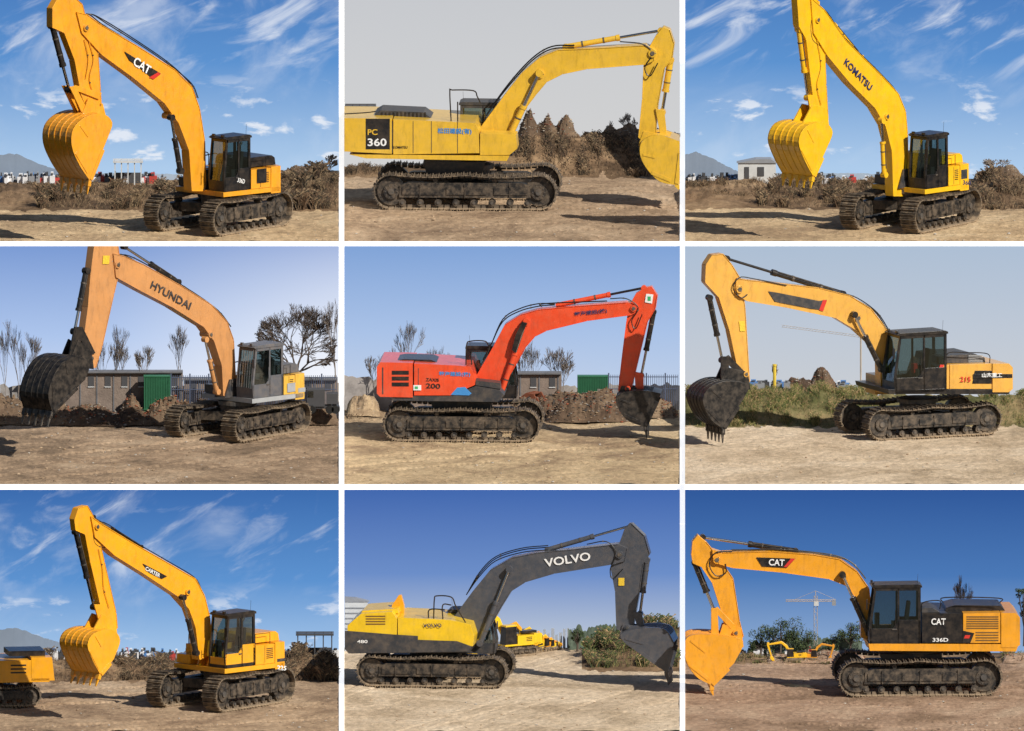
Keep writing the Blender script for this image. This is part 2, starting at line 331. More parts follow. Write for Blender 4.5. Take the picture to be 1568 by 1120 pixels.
# rubble mounds
RB=[mat('rubble_grey',(.22,.20,.18),.95,var=.3,scale=6),mat('rubble_brown',(.18,.115,.07),.95,var=.3,scale=6),mat('rubble_pale',(.38,.33,.27),.95,var=.2,scale=6),mat('rust',(.22,.065,.03),.9,var=.3,scale=6),mat('rubble_dark',(.045,.038,.032),.95,var=.3,scale=6),mat('rubble_tan',(.26,.185,.115),.95,var=.3,scale=6)]
def rubble(ce,x0,x1,d,pytop,n,mats=RB,name='rubble_pile',r0=.05,r1=.14,dw=4,mm=None):
    b=MB(); xc=(x0+x1)/2; sd=U(0,90); mm=mm or HEAP; nx=max(12,int((x1-x0)/2.2)); ny=12
    def surf(px,t):
        dd=min(ce.D-1.2,d+(t-.5)*2*dw); f=max(0,1-abs((px-xc)/((x1-x0)/2))**3)
        H=max(.05,((ce.b-pytop)-d)/S/cs)
        h=H*f**.6*math.sin(math.pi*min(1,t*.62+.02))*max(.1,min(1,.68+.5*noise.noise(Vector((px/21,t*.8,sd)))+.10*noise.noise(Vector((px/5,t*5,sd)))))
        return Vector((px/S,ce.y(dd),ce.zb+gz(ce,px,dd)*.5+max(-.02,h)))
    vs=[];fs=[]
    for j in range(ny+1):
        for i in range(nx+1): vs.append(surf(x0+(x1-x0)*i/nx,j/ny))
    for j in range(ny):
        for i in range(nx): k=j*(nx+1)+i; fs.append((k,k+1,k+nx+2,k+nx+1))
    b.add(vs,fs,mm)
    for i in range(n):
        px=U(x0,x1); r=U(r0,r1)*(.4+.6*R()**2); px=min(max(px,ce.gx0+r*S+1),ce.gx1-r*S-1); p=surf(px,R()**.8)
        if R()<.5: stone(b,p,r,random.choice(mats),.7)
        else:
            q=Matrix.Rotation(U(0,6),3,Vector((U(-1,1),U(-1,1),U(-1,1))).normalized())
            b.obox(p,q@Vector((r*U(.6,2.2),0,0)),q@Vector((0,r*U(.15,.5),0)),q@Vector((0,0,r*U(.06,.3))),random.choice(mats))
    b.obj(name,recalc=False)
EARTH=[RB[1],RB[5],RB[1],RB[4],RB[0]]
rubble(P2,760,900,108,188,700,r0=.015,r1=.055,mats=[RB[0],RB[2],RB[5],RB[3]],dw=3)
rubble(P2,880,1038,108,200,600,r0=.015,r1=.05,mats=[RB[0],RB[2],RB[5],RB[1]],dw=3)
rubble(P1,425,512,90,248,300,r0=.015,r1=.05,mats=[RB[0],RB[2],RB[5]])
rubble(P3,1490,1575,90,254,220,r0=.015,r1=.05,mats=[RB[0],RB[2],RB[5]])
rubble(P6,1200,1290,111,574,400,r0=.015,r1=.04,mats=[RB[0],RB[2],RB[3]],dw=3)
rubble(P5,530,582,107,592,120,r0=.015,r1=.04,mats=[RB[2],RB[5]],name='sand_heap',mm=SAN5)
rubble(P5,775,1038,104,588,800,r0=.02,r1=.085,mats=EARTH+[RB[3],RB[3]])
rubble(P5,835,960,98,602,450,r0=.02,r1=.085,mats=EARTH+[RB[3],RB[4]])
rubble(P4,-20,66,94,596,250,r0=.02,r1=.08,mats=EARTH)
rubble(P4,50,190,92,604,500,r0=.02,r1=.08,mats=EARTH+[RB[3],RB[2]])
rubble(P4,170,340,93,596,600,r0=.02,r1=.085,mats=EARTH+[RB[3],RB[3]])
rubble(P4,440,517,94,606,160,r0=.02,r1=.08,mats=EARTH+[RB[4]])
rubble(P9,1175,1325,108,996,500,r0=.015,r1=.06,mats=EARTH+[RB[3],RB[2]],mm=RED)
rubble(P9,1535,1605,108,1000,100,r0=.02,r1=.06,mats=EARTH+[RB[3]],mm=RED)
rubble(P7,30,300,86,1016,200,r0=.015,r1=.05,mats=EARTH,dw=3,mm=SOIL)
# distant clutter
CC=[mat('clutter_white',(.7,.7,.72),.6),mat('clutter_grey',(.25,.26,.28),.7),mat('clutter_red',(.45,.05,.04),.6),mat('clutter_blue',(.08,.2,.45),.6),mat('clutter_dark',(.05,.05,.055),.7)]
def clutter(ce,x0,x1,d,pyb,hmin,hmax,n,name='distant_parked_vehicles',w0=4,w1=12):
    b=MB()
    for i in range(n):
        px=U(x0,x1); w=U(w0,w1); h=U(hmin,hmax); p=ce.at(px,pyb,d+U(-2,2)); m=random.choice(CC+[CC[0],CC[1],CC[0]]) if w0<5 else random.choice([CC[0],CC[1],CC[3],CC[4],CC[1]])
        X,Y,Z=p; w/=S;h/=S
        b.box(X-w/2,X+w/2,Y,Y+.2,Z-.15,Z+h*.6,m); b.box(X-w*.3,X+w*.2,Y+.02,Y+.18,Z+h*.6,Z+h,random.choice((m,CC[4])))
        b.box(X-w*.2,X+w*.1,Y-.01,Y+.01,Z+h*.65,Z+h*.9,CC[4])
    b.obj(name)
clutter(P1,0,250,91,278,6,15,90); clutter(P3,1052,1370,91,278,5,14,80); clutter(P7,36,300,101,1006,6,14,90); clutter(P7,400,515,101,1000,3,9,16)
clutter(P6,1140,1215,112,590,4,8,10,w0=8,w1=22); clutter(P6,1275,1345,112,594,5,12,10,w0=8,w1=22)
clutter(P9,1130,1290,116,1000,4,10,20,'distant_sheds')
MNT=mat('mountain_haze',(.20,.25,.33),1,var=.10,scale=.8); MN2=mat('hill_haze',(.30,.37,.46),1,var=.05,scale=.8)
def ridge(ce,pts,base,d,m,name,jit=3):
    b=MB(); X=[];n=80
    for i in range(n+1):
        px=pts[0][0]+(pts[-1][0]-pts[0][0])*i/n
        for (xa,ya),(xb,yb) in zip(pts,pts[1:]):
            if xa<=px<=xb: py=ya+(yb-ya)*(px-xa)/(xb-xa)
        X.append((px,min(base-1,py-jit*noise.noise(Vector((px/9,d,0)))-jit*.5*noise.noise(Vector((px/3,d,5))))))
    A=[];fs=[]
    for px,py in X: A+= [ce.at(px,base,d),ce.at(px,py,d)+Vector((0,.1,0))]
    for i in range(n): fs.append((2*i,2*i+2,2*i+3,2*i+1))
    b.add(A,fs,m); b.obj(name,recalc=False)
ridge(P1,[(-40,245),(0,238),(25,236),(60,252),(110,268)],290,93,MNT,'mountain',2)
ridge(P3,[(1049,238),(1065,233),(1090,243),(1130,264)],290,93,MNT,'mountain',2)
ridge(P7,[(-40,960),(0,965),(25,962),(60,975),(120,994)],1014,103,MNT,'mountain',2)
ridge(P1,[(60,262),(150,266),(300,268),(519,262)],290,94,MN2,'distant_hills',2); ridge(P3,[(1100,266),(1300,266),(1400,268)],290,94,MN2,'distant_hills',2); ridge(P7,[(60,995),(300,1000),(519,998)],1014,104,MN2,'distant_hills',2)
FT=mat('distant_trees_haze',(.09,.12,.09),1,var=.4,scale=5)
ridge(P8,[(870,966),(885,962),(900,964),(925,956),(950,962)],1005,125,FT,'distant_treeline',9)
ridge(P9,[(1150,985),(1200,980),(1300,978),(1320,985)],1008,117,FT,'distant_treeline',8)
ridge(P5,[(527,575),(620,588),(860,592),(1041,590)],632,114,mat('treeline_winter',(.30,.27,.25),1,var=.3,scale=4),'distant_treeline',8)
ridge(P4,[(0,590),(250,592),(519,588)],645,101,mat('treeline_winter_b',(.28,.26,.25),1,var=.3,scale=4),'distant_treeline',8)
CTY=mat('distant_city_haze',(.36,.40,.47),1,var=.1,scale=5)
b=MB()
for px in range(790,885,6):
    h=U(24,38); p=P8.at(px,1000,127); b.box(p.x,p.x+U(3,5)/S,p.y,p.y+.1,p.z-.1,p.z+h/S,CTY)
b.obj('distant_city_skyline')
# sheds
SHM=mat('shed_white',(.55,.56,.56),.6); SHD=mat('shed_dark',(.06,.06,.065),.6)
def shed(ce,x0,x1,pyt,pyb,d,name='open_shed',m=SHM):
    b=MB(); p=ce.at(x0,pyb,d); q=ce.at(x1,pyt,d); X0,X1,Z0,Z1=p.x,q.x,p.z-.15,q.z; Y=p.y
    b.box(X0-.06 if x0>530 or x0<500 else X0,X1+.06,Y-.05,Y+.65,Z1-.05,Z1,m)
    n=5
    for i in range(n):
        x=X0+(X1-X0)*i/(n-1)
        for yy in (Y,Y+.55): b.box(x-.018,x+.018,yy,yy+.03,Z0,Z1-.05,m)
        b.tube([(x,Y+.01,Z1),(x,Y+.01,Z1+.07)],.008,m,4)
    b.box(X0,X1,Y,Y+.02,Z1+.05,Z1+.07,m)
    b.box(X0,X1,Y+.56,Y+.6,Z0,Z0+(Z1-Z0)*.45,SHD)
    b.obj(name)
shed(P1,176,216,247,278,86); shed(P7,456,508,971,1008,97,m=SHD); shed(P2,529,573,163,215,110,m=SHD)
b=MB(); a=P3.at(1130,276,87); q=P3.at(1188,250,87); 
b.box(a.x,q.x,a.y,a.y+.5,a.z-.2,q.z,SHM)
b.prism([(a.x-.04,a.y-.04,q.z),(q.x+.04,a.y-.04,q.z),(q.x-.15,a.y-.04,q.z+.12),(a.x+.55,a.y-.04,q.z+.12)],[(a.x-.04,a.y+.54,q.z),(q.x+.04,a.y+.54,q.z),(q.x-.15,a.y+.54,q.z+.12),(a.x+.55,a.y+.54,q.z+.12)],CC[1])
b.box(a.x+.2,a.x+.34,a.y-.02,a.y,a.z,q.z-.12,SHD); b.box(a.x+.6,a.x+.8,a.y-.02,a.y,a.z+.12,q.z-.12,SHD); b.obj('white_shed')
b=MB(); a=P8.at(528,1000,122); q=P8.at(568,922,122)
b.box(a.x,q.x-.1,a.y,a.y+.4,a.z,q.z,SHM)
for i in range(5): b.box(a.x,q.x-.08,a.y-.02,a.y,q.z-.2-i*.16,q.z-.17-i*.16,CC[1])
b.prism([(a.x,a.y-.02,q.z),(q.x-.05,a.y-.02,q.z),(a.x+.35,a.y-.02,q.z+.1),(a.x,a.y-.02,q.z+.12)],[(a.x,a.y+.42,q.z),(q.x-.05,a.y+.42,q.z),(a.x+.35,a.y+.42,q.z+.1),(a.x,a.y+.42,q.z+.12)],CC[1])
b.obj('white_warehouse')
WLL=mat('weathered_wall',(.22,.17,.14),.9,var=.25,scale=3,bump=.3); ROF=mat('roof_sheet',(.14,.14,.15),.7,var=.2)
GCN=mat('container_green',(.02,.13,.06),.6,var=.15)
def longb(ce,x0,x1,pyt,pyb,d,nw,name='low_brick_building'):
    b=MB(); a=ce.at(x0,pyb,d); q=ce.at(x1,pyt,d); Y=a.y
    b.box(a.x,q.x,Y,Y+.3,a.z-.1,q.z,WLL)
    b.box(a.x-.03 if x0>ce.x0+4 else a.x,q.x,Y-.12,Y+.35,q.z,q.z+.05,ROF)
    zb=ce.at(x0,606,d).z
    for i in range(nw):
        x=a.x+(q.x-a.x)*(i+.5)/nw; wz=q.z-zb
        b.box(x-.09,x+.09,Y-.015,Y+.01,zb+wz*.4,zb+wz*.85,SHD)
        b.box(x-.1,x+.1,Y-.03,Y-.016,zb+wz*.36,zb+wz*.4,SHM)
        b.box(x+.16,x+.2,Y-.02,Y+.01,a.z,q.z,ROF)
    b.obj(name)
longb(P4,50,280,571,640,98.5,9); longb(P4,282,517,582,640,99,8)
longb(P5,600,860,573,628,110,9)
def container(ce,x0,x1,pyt,pyb,d):
    b=MB(); a=ce.at(x0,pyb,d); q=ce.at(x1,pyt,d); Y=a.y-.3
    b.box(a.x,q.x,Y,Y+.3,a.z-.1,q.z,GCN); n=int((x1-x0)/2.5)
    for i in range(n): x=a.x+(q.x-a.x)*(i+.5)/n; b.box(x-.012,x+.012,Y-.02,Y,a.z,q.z-.04,GCN)
    for z in (a.z-.02,q.z-.04): b.box(a.x,q.x,Y-.03,Y,z,z+.04,GCN)
    b.obj('shipping_container')
container(P4,220,261,574,625,97); container(P5,884,931,574,620,108)
FEN=mat('steel_fence_blue',(.07,.09,.15),.6)
def fence(ce,x0,x1,pyt,pyb,d):
    b=MB(); a=ce.at(x0,pyb,d); q=ce.at(x1,pyt,d); Y=a.y
    n=int((x1-x0)/3.2)
    for i in range(n+1):
        x=a.x+(q.x-a.x)*i/n; r=.022 if i%9==0 else .009
        b.box(x-r,x+r,Y-r,Y+r,a.z-.1,q.z+(.05 if i%9==0 else 0),FEN)
    for z in (q.z-.45,q.z-.08): b.box(a.x,q.x,Y-.025,Y-.01,z,z+.025,FEN)
    b.obj('steel_fence')
fence(P4,262,515,575,632,96); fence(P5,932,1038,574,622,107)
# trees
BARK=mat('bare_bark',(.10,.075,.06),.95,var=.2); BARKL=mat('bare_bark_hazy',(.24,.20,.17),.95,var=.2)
def tree(ce,px,pyb,pyt,d,m=BARK,spread=1.,lv=6,name='bare_tree',forks=3,trunk=.22,rw=.02,wmax=None,rr=.6,rmin=.006):
    b=MB(); p=ce.at(px,pyb,d); H=(pyb-pyt)/S
    def br(p,dr,L,r,l):
        q=p+dr*L; mid=(p+q)/2+Vector((U(-1,1),0,U(-.3,.3)))*L*.05
        b.tube([p,mid,q],[r,max(r*.85,rmin),max(r*.7,rmin*.8)],m,3 if l<4 else 6,False)
        if l==0: return
        nf=forks if l>1 else 4
        for i in range(nf):
            e=(dr*1.0+Vector((U(-1,1)*.8*spread,U(-1,1)*.35,U(-.1,.6)))).normalized()
            if e.z<.05: e.z=.15; e.normalize()
            br(p+(q-p)*(1 if i<2 else U(.5,.95)),e,L*U(.66,.86),max(r*rr,rmin),l-1)
    br(p,Vector((0,0,1)),H*trunk,H*rw,lv)
    zs=max(v[2] for v in b.v)-p.z; f=H/zs; fx=f
    if wmax:
        xs=sorted(abs(v[0]-p.x) for v in b.v); fx=min(f*1.6,wmax/S/xs[int(len(xs)*.985)])
    lim=(ce.x0/S+.03 if ce.x0>10 else -9, ce.x1/S-.03 if ce.x1<1500 else 99)
    b.v=[(p.x+(v[0]-p.x)*fx,min(p.y+(v[1]-p.y)*f,ce.yb-.05),p.z+(v[2]-p.z)*f) for v in b.v]
    keep=[i for i,fc in enumerate(b.f) if all(lim[0]<=b.v[k][0]<=lim[1] for k in fc)]
    b.f=[b.f[i] for i in keep]; b.mi=[b.mi[i] for i in keep]
    b.obj(name,recalc=False)
# broad round-crowned bare tree: recursive twigs kept inside a rounded crown
def round_tree(ce,px,pyb,pyt,wpx,d,m):
    b=MB(); p=ce.at(px,pyb,d); H=(pyb-pyt)/S; W=wpx/S/2; hb=H*.30
    C=p+Vector((0,0,H*.62)); 
    def br(a,dr,L,r,l):
        q=a+dr*L; mid=(a+q)/2+Vector((U(-1,1),U(-.3,.3),U(-1,1)))*L*.05
        b.tube([a,mid,q],[r,r*.85,max(.0055,r*.7)],m,3 if l<4 else 6,False)
        if l==0: return
        for i in range(3 if l>1 else 4):
            rad=(q-C); out=Vector((rad.x/W,0,rad.z/(H*.4)))
            e=(dr*.9+Vector((U(-1,1)*.75,U(-1,1)*.3,U(-.45,.65)))+out*.25).normalized()
            s=a+(q-a)*(1 if i<2 else U(.45,.9)); LL=L*U(.68,.88)
            t=s+e*LL; k=((t.x-C.x)/W)**2+((t.z-C.z)/(H*.39))**2
            if k>1: LL*=.45
            br(s,e,LL,max(.0065,r*.66),l-1)
    b.tube([p,p+Vector((.02,0,hb*.6)),p+Vector((0,0,hb))],[.085,.065,.055],m,8,False)
    for i in range(6):
        a=-1.15+2.3*i/5; br(p+Vector((0,0,hb*U(.8,1))),Vector((math.sin(a),U(-.2,.2),math.cos(a))).normalized(),H*.19,.035,6)
    lim=ce.x1/S-.03
    b.v=[(v[0],min(v[1],ce.yb-.05),v[2]) for v in b.v]
    keep=[i for i,fc in enumerate(b.f) if all(b.v[k][0]<=lim for k in fc)]
    b.f=[b.f[i] for i in keep]; b.mi=[b.mi[i] for i in keep]
    b.obj('bare_tree',recalc=False)
round_tree(P4,455,612,462,122,100.5,BARK)
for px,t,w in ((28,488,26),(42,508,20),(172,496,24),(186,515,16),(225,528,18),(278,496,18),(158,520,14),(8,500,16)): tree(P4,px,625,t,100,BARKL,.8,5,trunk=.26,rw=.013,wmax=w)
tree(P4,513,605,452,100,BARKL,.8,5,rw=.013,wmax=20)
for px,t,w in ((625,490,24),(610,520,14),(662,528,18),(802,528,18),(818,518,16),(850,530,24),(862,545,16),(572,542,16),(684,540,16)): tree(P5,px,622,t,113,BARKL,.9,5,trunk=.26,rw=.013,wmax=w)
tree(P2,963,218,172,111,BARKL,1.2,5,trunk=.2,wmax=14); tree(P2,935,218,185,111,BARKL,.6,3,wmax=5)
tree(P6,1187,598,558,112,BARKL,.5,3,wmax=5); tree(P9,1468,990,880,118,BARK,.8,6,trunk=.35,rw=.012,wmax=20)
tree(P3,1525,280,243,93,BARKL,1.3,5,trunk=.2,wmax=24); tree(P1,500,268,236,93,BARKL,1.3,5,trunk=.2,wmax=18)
def leafy(ce,px,pyb,pyt,wpx,d,n=1500,mats=LEAF,name='leafy_tree',bush=False):
    b=MB(); p=ce.at(px,pyb,d); H=(pyb-pyt)/S; W=wpx/S/2
    b.tube([p,p+Vector((.02,0,H*.5)),p+Vector((0,0,H*.8))],[.035,.025,.01],BARK,6)
    lo=.12 if bush else .4
    lob=[(U(-.7,.7)*W,U(-.2,.2),H*U(lo,.85),U(.22,.42)) for _ in range(16)]
    for l in lob: b.tube([p+Vector((0,0,H*.25)),p+Vector((l[0],l[1],l[2]))],[.013,.004],BARK,4)
    for i in range(n):
        l=random.choice(lob); v=Vector((random.gauss(0,1),random.gauss(0,1),random.gauss(0,1))).normalized()*U(.2,1.15)**.5
        rr=l[3]*min(W,H)*.85; c=p+Vector((l[0]+v.x*rr*1.2,l[1]+v.y*rr*.6,l[2]+v.z*rr))
        if c.x>ce.x1/S-.05 and ce.x1<1500: continue
        c.y=min(c.y,ce.yb-.06)
        q=Matrix.Rotation(U(0,6),3,Vector((U(-1,1),U(-1,1),U(-1,1))).normalized()); s=U(.015,.034)
        b.add([c+q@Vector((-s,0,0)),c+q@Vector((0,-s*.5,0)),c+q@Vector((s,0,0)),c+q@Vector((0,s*.5,0))],[(0,1,2,3)],random.choice(mats))
    b.obj(name,recalc=False)
leafy(P9,1195,1003,945,70,114,4200); leafy(P9,1165,1003,965,44,115,1800,bush=True); leafy(P9,1302,1000,950,46,115,2400); leafy(P9,1236,1003,962,50,115,1800,bush=True); leafy(P9,1275,1003,970,30,115,900,bush=True)
leafy(P9,1568,990,880,26,117,1400); leafy(P9,1600,1003,900,60,116,1500)
leafy(P8,884,998,958,22,122,900); leafy(P8,912,998,962,30,122,1200,bush=True); leafy(P8,940,990,955,40,122,1400,bush=True); leafy(P8,1020,970,944,44,122,1500,bush=True); leafy(P8,980,982,954,40,121,1400,bush=True)
leafy(P7,122,1014,956,38,98,420,[GRS[1],GRS[0]])
# cranes
CRN=mat('crane_steel',(.42,.36,.30),.6)
def crane(ce,px,pyb,pyt,jl,jr,d,m=CRN):
    b=MB(); a=ce.at(px,pyb,d); t=ce.at(px,pyt,d)
    def lat(p,q,w,n,up):
        p=Vector(p);q=Vector(q); s=up*w
        for sg in (-1,1): b.tube([p+s*sg,q+s*sg],.01,m,4)
        for i in range(n):
            u=p+(q-p)*i/n; v=p+(q-p)*(i+1)/n; sg=1 if i%2 else -1
            b.tube([u+s*sg,v-s*sg],.006,m,4)
    zj=ce.at(px,pyt+15,d).z
    lat(a,(t.x,t.y,zj+.15),.05,16,Vector((1,0,0)))
    lat((jl/S,a.y,zj),(jr/S,a.y,zj),.025,22,Vector((0,0,1)))
    b.tube([(t.x,t.y,t.z),(jl/S*.7+t.x*.3,t.y,zj+.03)],.005,m,4); b.tube([(t.x,t.y,t.z),(jr/S,t.y,zj+.03)],.005,m,4); b.tube([(t.x,t.y,zj),(t.x,t.y,t.z)],.012,m,5)
    b.box(t.x-.05,t.x+.09,t.y-.05,t.y+.05,zj-.16,zj-.03,SHM); b.box(jr/S-.12,jr/S,t.y-.03,t.y+.03,zj-.15,zj,CC[1])
    b.obj('tower_crane')
crane(P9,1249,1003,905,1203,1280,117)
b=MB()
pa=P6.at(1197,501,112);pb=P6.at(1318,517,112)
for o_ in (0,.06): b.tube([pa+Vector((0,0,o_)),pb+Vector((0,0,o_))],.006,CRN,4)
for i in range(24): u=pa+(pb-pa)*i/24; v=pa+(pb-pa)*(i+1)/24; b.tube([u,v+Vector((0,0,.06))],.004,CRN,4)
b.tube([pb,P6.at(1318,605,112)],.03,CRN,5); b.obj('tower_crane')
YP=mat('post_yellow',(.7,.5,.05),.6)
b=MB(); b.tube([P6.at(1186,600,111),P6.at(1186,561,111)],.05,YP,8); b.tube([P6.at(1186,561,111),P6.at(1186,558,111)],.065,YP,8); b.obj('yellow_post')
b=MB(); a=P4.at(470,634,88); x,y,z=a
b.box(x,x+.55,y,y+.5,z+.22,z+.75,CC[4]); b.box(x+.02,x+.2,y-.01,y,z+.5,z+.7,GLS); b.box(x+.6,x+.95,y,y+.5,z+.3,z+.62,CC[4]); b.box(x,x+.95,y+.05,y+.45,z+.15,z+.24,CC[4])
for wx in (.15,.7,.88): b.tube([(x+wx,y-.02,z+.13),(x+wx,y+.52,z+.13)],.13,RUB,14)
b.obj('parked_truck',bevel=.02)
# ---------------- excavator
class Mach:
    def __init__(s,cell,dr,phi,O,phit=None,name='excavator'):
        s.c=cell; s.dr=dr; s.ph=math.radians(phi); s.O=O; s.sg=1 if dr<0 else -1
        c,n=math.cos(s.ph),math.sin(s.ph); s.F=(dr*c,-n); s.N=(-dr*n,-c)
        s.e=empty(name,cell.g(*O),(math.pi+s.ph) if dr<0 else -s.ph)
        s.dt=0 if phit is None else (math.radians(phit)-s.ph)*s.sg
        s.parts={}; s.extra=[]
    def T(s,px,py,b=0):
        du=(px-s.O[0])/S; dv=(s.O[1]-py)/S
        a=(du-b*s.N[0])/s.F[0]; y=a*s.F[1]+b*s.N[1]; return a,(dv-y*sn)/cs
    def P(s,n):
        if n not in s.parts: s.parts[n]=MB()
        return s.parts[n]
    def V(s,a,b,z): return Vector((a,b*s.sg,z))
    def box(s,n,a0,a1,b0,b1,z0,z1,m): 
        y=sorted((b0*s.sg,b1*s.sg)); s.P(n).box(min(a0,a1),max(a0,a1),y[0],y[1],z0,z1,m)
    def prism(s,n,az,b0,b1,m): s.P(n).prism([s.V(a,b0,z) for a,z in az],[s.V(a,b1,z) for a,z in az],m)
    def prof(s,n,px,b0,b1,m,bref=0): s.prism(n,[s.T(x,y,bref) for x,y in px],b0,b1,m)
    def beam(s,n,px,w,m):
        s.prof(n,px,-w,w,m)
        az=[s.T(x,y,0) for x,y in px]; k=len(az)
        ar=sum(az[i][0]*az[(i+1)%k][1]-az[(i+1)%k][0]*az[i][1] for i in range(k)); sgn=1 if ar>0 else -1
        for i in range(k):
            (a,z),(c,e)=az[i],az[(i+1)%k]; L=math.hypot(c-a,e-z)
            if L<.35: continue
            nx,nz=sgn*(e-z)/L,-sgn*(c-a)/L; tx,tz=(c-a)/L*.01,(e-z)/L*.01
            s.prism(n,[(a+tx-nx*.012,z+tz-nz*.012),(c-tx-nx*.012,e-tz-nz*.012),(c-tx+nx*.008,e-tz+nz*.008),(a+tx+nx*.008,z+tz+nz*.008)],-w-.018,w+.018,m)
    def plan(s,n,ab,z0,z1,m): s.P(n).prism([s.V(a,b,z0) for a,b in ab],[s.V(a,b,z1) for a,b in ab],m)
    def p3(s,px,py,b,bref=None):
        a,z=s.T(px,py,b if bref is None else bref); return s.V(a,b,z)
    def tube(s,n,px,b,r,m,k=7,bref=None):
        pts=smooth([s.p3(x,y,b,bref) for x,y in px]); s.P(n).tube(pts,r,m,k)
        if n=='hoses':
            for i in range(4,len(pts)-3,7):
                d=(pts[i+1]-pts[i-1]).normalized()*.02; s.P(n).tube([pts[i]-d,pts[i]+d],r*1.5,STK,6)
    def cyl(s,n,p,q,b,r,mb_,fr=.6,mr=CHR,bref=None):
        A=s.p3(*p,b,bref);B=s.p3(*q,b,bref); M=A+(B-A)*fr
        s.P(n).tube([A,M],r,mb_,14); s.P(n).tube([M-(B-A)*.03,M+(B-A)*.01],r*1.18,mb_,14); s.P(n).tube([M,B],r*.5,mr,10)
        o=Vector((0,r*.9,r*.6)); s.P(n).tube([A+(M-A)*.15+o*.9,A+(M-A)*.15+o*1.2,M-(M-A)*.08+o*1.2,M-(M-A)*.08+o*.9],r*.16,STK,6)
        for t in (.3,.7): s.P(n).tube([A+(M-A)*t,A+(M-A)*(t+.03)],r*1.1,STK,14)
        for E in (A,B): s.P(n).tube([E-Vector((0,r*1.1,0)),E+Vector((0,r*1.1,0))],r*1.15,mb_,12)
    def pin(s,n,px,py,w,r,m,bref=0):
        a,z=s.T(px,py,bref); s.P(n).tube([(a,-w,z),(a,w,z)],r,m,16); s.P(n).tube([(a,-w-.02,z),(a,w+.02,z)],r*.55,STK,12)
        for j in range(3):
            t=j*2.1; s.P(n).tube([(a+r*.75*math.cos(t),-w-.01,z+r*.75*math.sin(t)),(a+r*.75*math.cos(t),w+.01,z+r*.75*math.sin(t))],r*.12,STK,6)
    def undercarriage(s,L,H,gauge,tw,k,mf=UND):
        n='undercarriage'; B=s.P(n)
        for bc in (gauge/2,-gauge/2):
            y0=bc*s.sg; Rr=H/2-.05; hf=L/2-H/2; ln=4*hf+2*math.pi*Rr; N=int(ln/(.17*k)); pit=ln/N
            for i in range(N):
                u=i*pit
                if u<2*hf: a=-hf+u; z=H/2-Rr; t=Vector((1,0,0))
                elif u<2*hf+math.pi*Rr:
                    w=(u-2*hf)/Rr; a=hf+Rr*math.sin(w); z=H/2-Rr*math.cos(w); t=Vector((math.cos(w),0,math.sin(w)))
                elif u<4*hf+math.pi*Rr:
                    q=u-2*hf-math.pi*Rr; a=hf-q; z=H/2+Rr-.06*k*abs(math.sin(q/(2*hf)*2*math.pi)); t=Vector((-1,0,0))
                else:
                    w=(u-4*hf-math.pi*Rr)/Rr; a=-hf-Rr*math.sin(w); z=H/2+Rr*math.cos(w); t=Vector((-math.cos(w),0,-math.sin(w)))
                o=Vector((t.z,0,-t.x)); c=Vector((a,y0,z))
                B.obox(c,t*pit*.46,Vector((0,tw/2,0)),o*.016,TRK)
                B.obox(c+o*.035-t*pit*.3,t*.012,Vector((0,tw/2,0)),o*.03,TRK); B.obox(c+o*.025+t*pit*.1,t*.01,Vector((0,tw/2,0)),o*.018,TRK)
                B.obox(c-o*.05*k,t*pit*.4,Vector((0,.09*k,0)),o*.04*k,UND)
            r=Rr-.08*k
            for a in (-hf,hf):
                B.tube([(a,y0-.13*k,H/2),(a,y0+.13*k,H/2)],r,UND,24); B.tube([(a,y0-.2*k,H/2),(a,y0+.2*k,H/2)],r*.55,UND,16); B.tube([(a,y0-.24*k,H/2),(a,y0+.24*k,H/2)],r*.22,STK,12)
                for j in range(10):
                    w=j*math.pi/5; B.tube([(a+r*.42*math.cos(w),y0-.215*k,H/2+r*.42*math.sin(w)),(a+r*.42*math.cos(w),y0+.215*k,H/2+r*.42*math.sin(w))],.02*k,STK,6)
            rr=.1*k; nr=8
            for j in range(nr):
                a=-hf*.85+1.7*hf*j/(nr-1); z=.05+.06*k+rr
                B.tube([(a,y0-.17*k,z),(a,y0+.17*k,z)],rr,UND,12); B.tube([(a,y0-.2*k,z),(a,y0+.2*k,z)],rr*.45,STK,8)
            for a in (-hf*.4,hf*.4): B.tube([(a,y0-.15*k,H*.8),(a,y0+.15*k,H*.8)],.07*k,UND,10); B.box(a-.05,a+.05,y0-.06,y0+.06,H*.55,H*.78,mf)
            a0,a1=-hf+r*.55,hf-r*.55; yw=.19*k
            pr=[(a0,H*.34),(a1,H*.34),(a1-.02,H*.66),(a1-.25*k,H*.74),(a0+.25*k,H*.74),(a0+.02,H*.66)]
            B.prism([(x,y0-yw,z) for x,z in pr],[(x,y0+yw,z) for x,z in pr],mf)
            for sgn in (-1,1):
                yy=y0+sgn*yw
                for x0,x1 in ((a0+.1,a0+(a1-a0)*.3),(a0+(a1-a0)*.36,a0+(a1-a0)*.66),(a0+(a1-a0)*.72,a1-.1)):
                    B.box(x0,x1,min(yy,yy+sgn*.03),max(yy,yy+sgn*.03),H*.42,H*.62,mf)
                for j in range(3):
                    x=a0+(a1-a0)*(.16+.34*j); B.box(x-.015,x+.015,min(yy,yy+sgn*.05),max(yy,yy+sgn*.05),H*.34,H*.7,mf)
        g=gauge/2
        for q in ((1,1),(1,-1),(-1,1),(-1,-1)):
            B.obox((q[0]*.5*k,q[1]*g*.5,H*.62),Vector((q[0]*.22*k,0,0)),Vector((q[0]*.2*k,q[1]*g*.5,0)),Vector((0,0,.16*k)),mf)
        B.tube([(0,0,H*.5),(0,0,H*1.12)],.62*k,mf,28); B.tube([(0,0,H*.98),(0,0,H*1.1)],.7*k,STK,28)
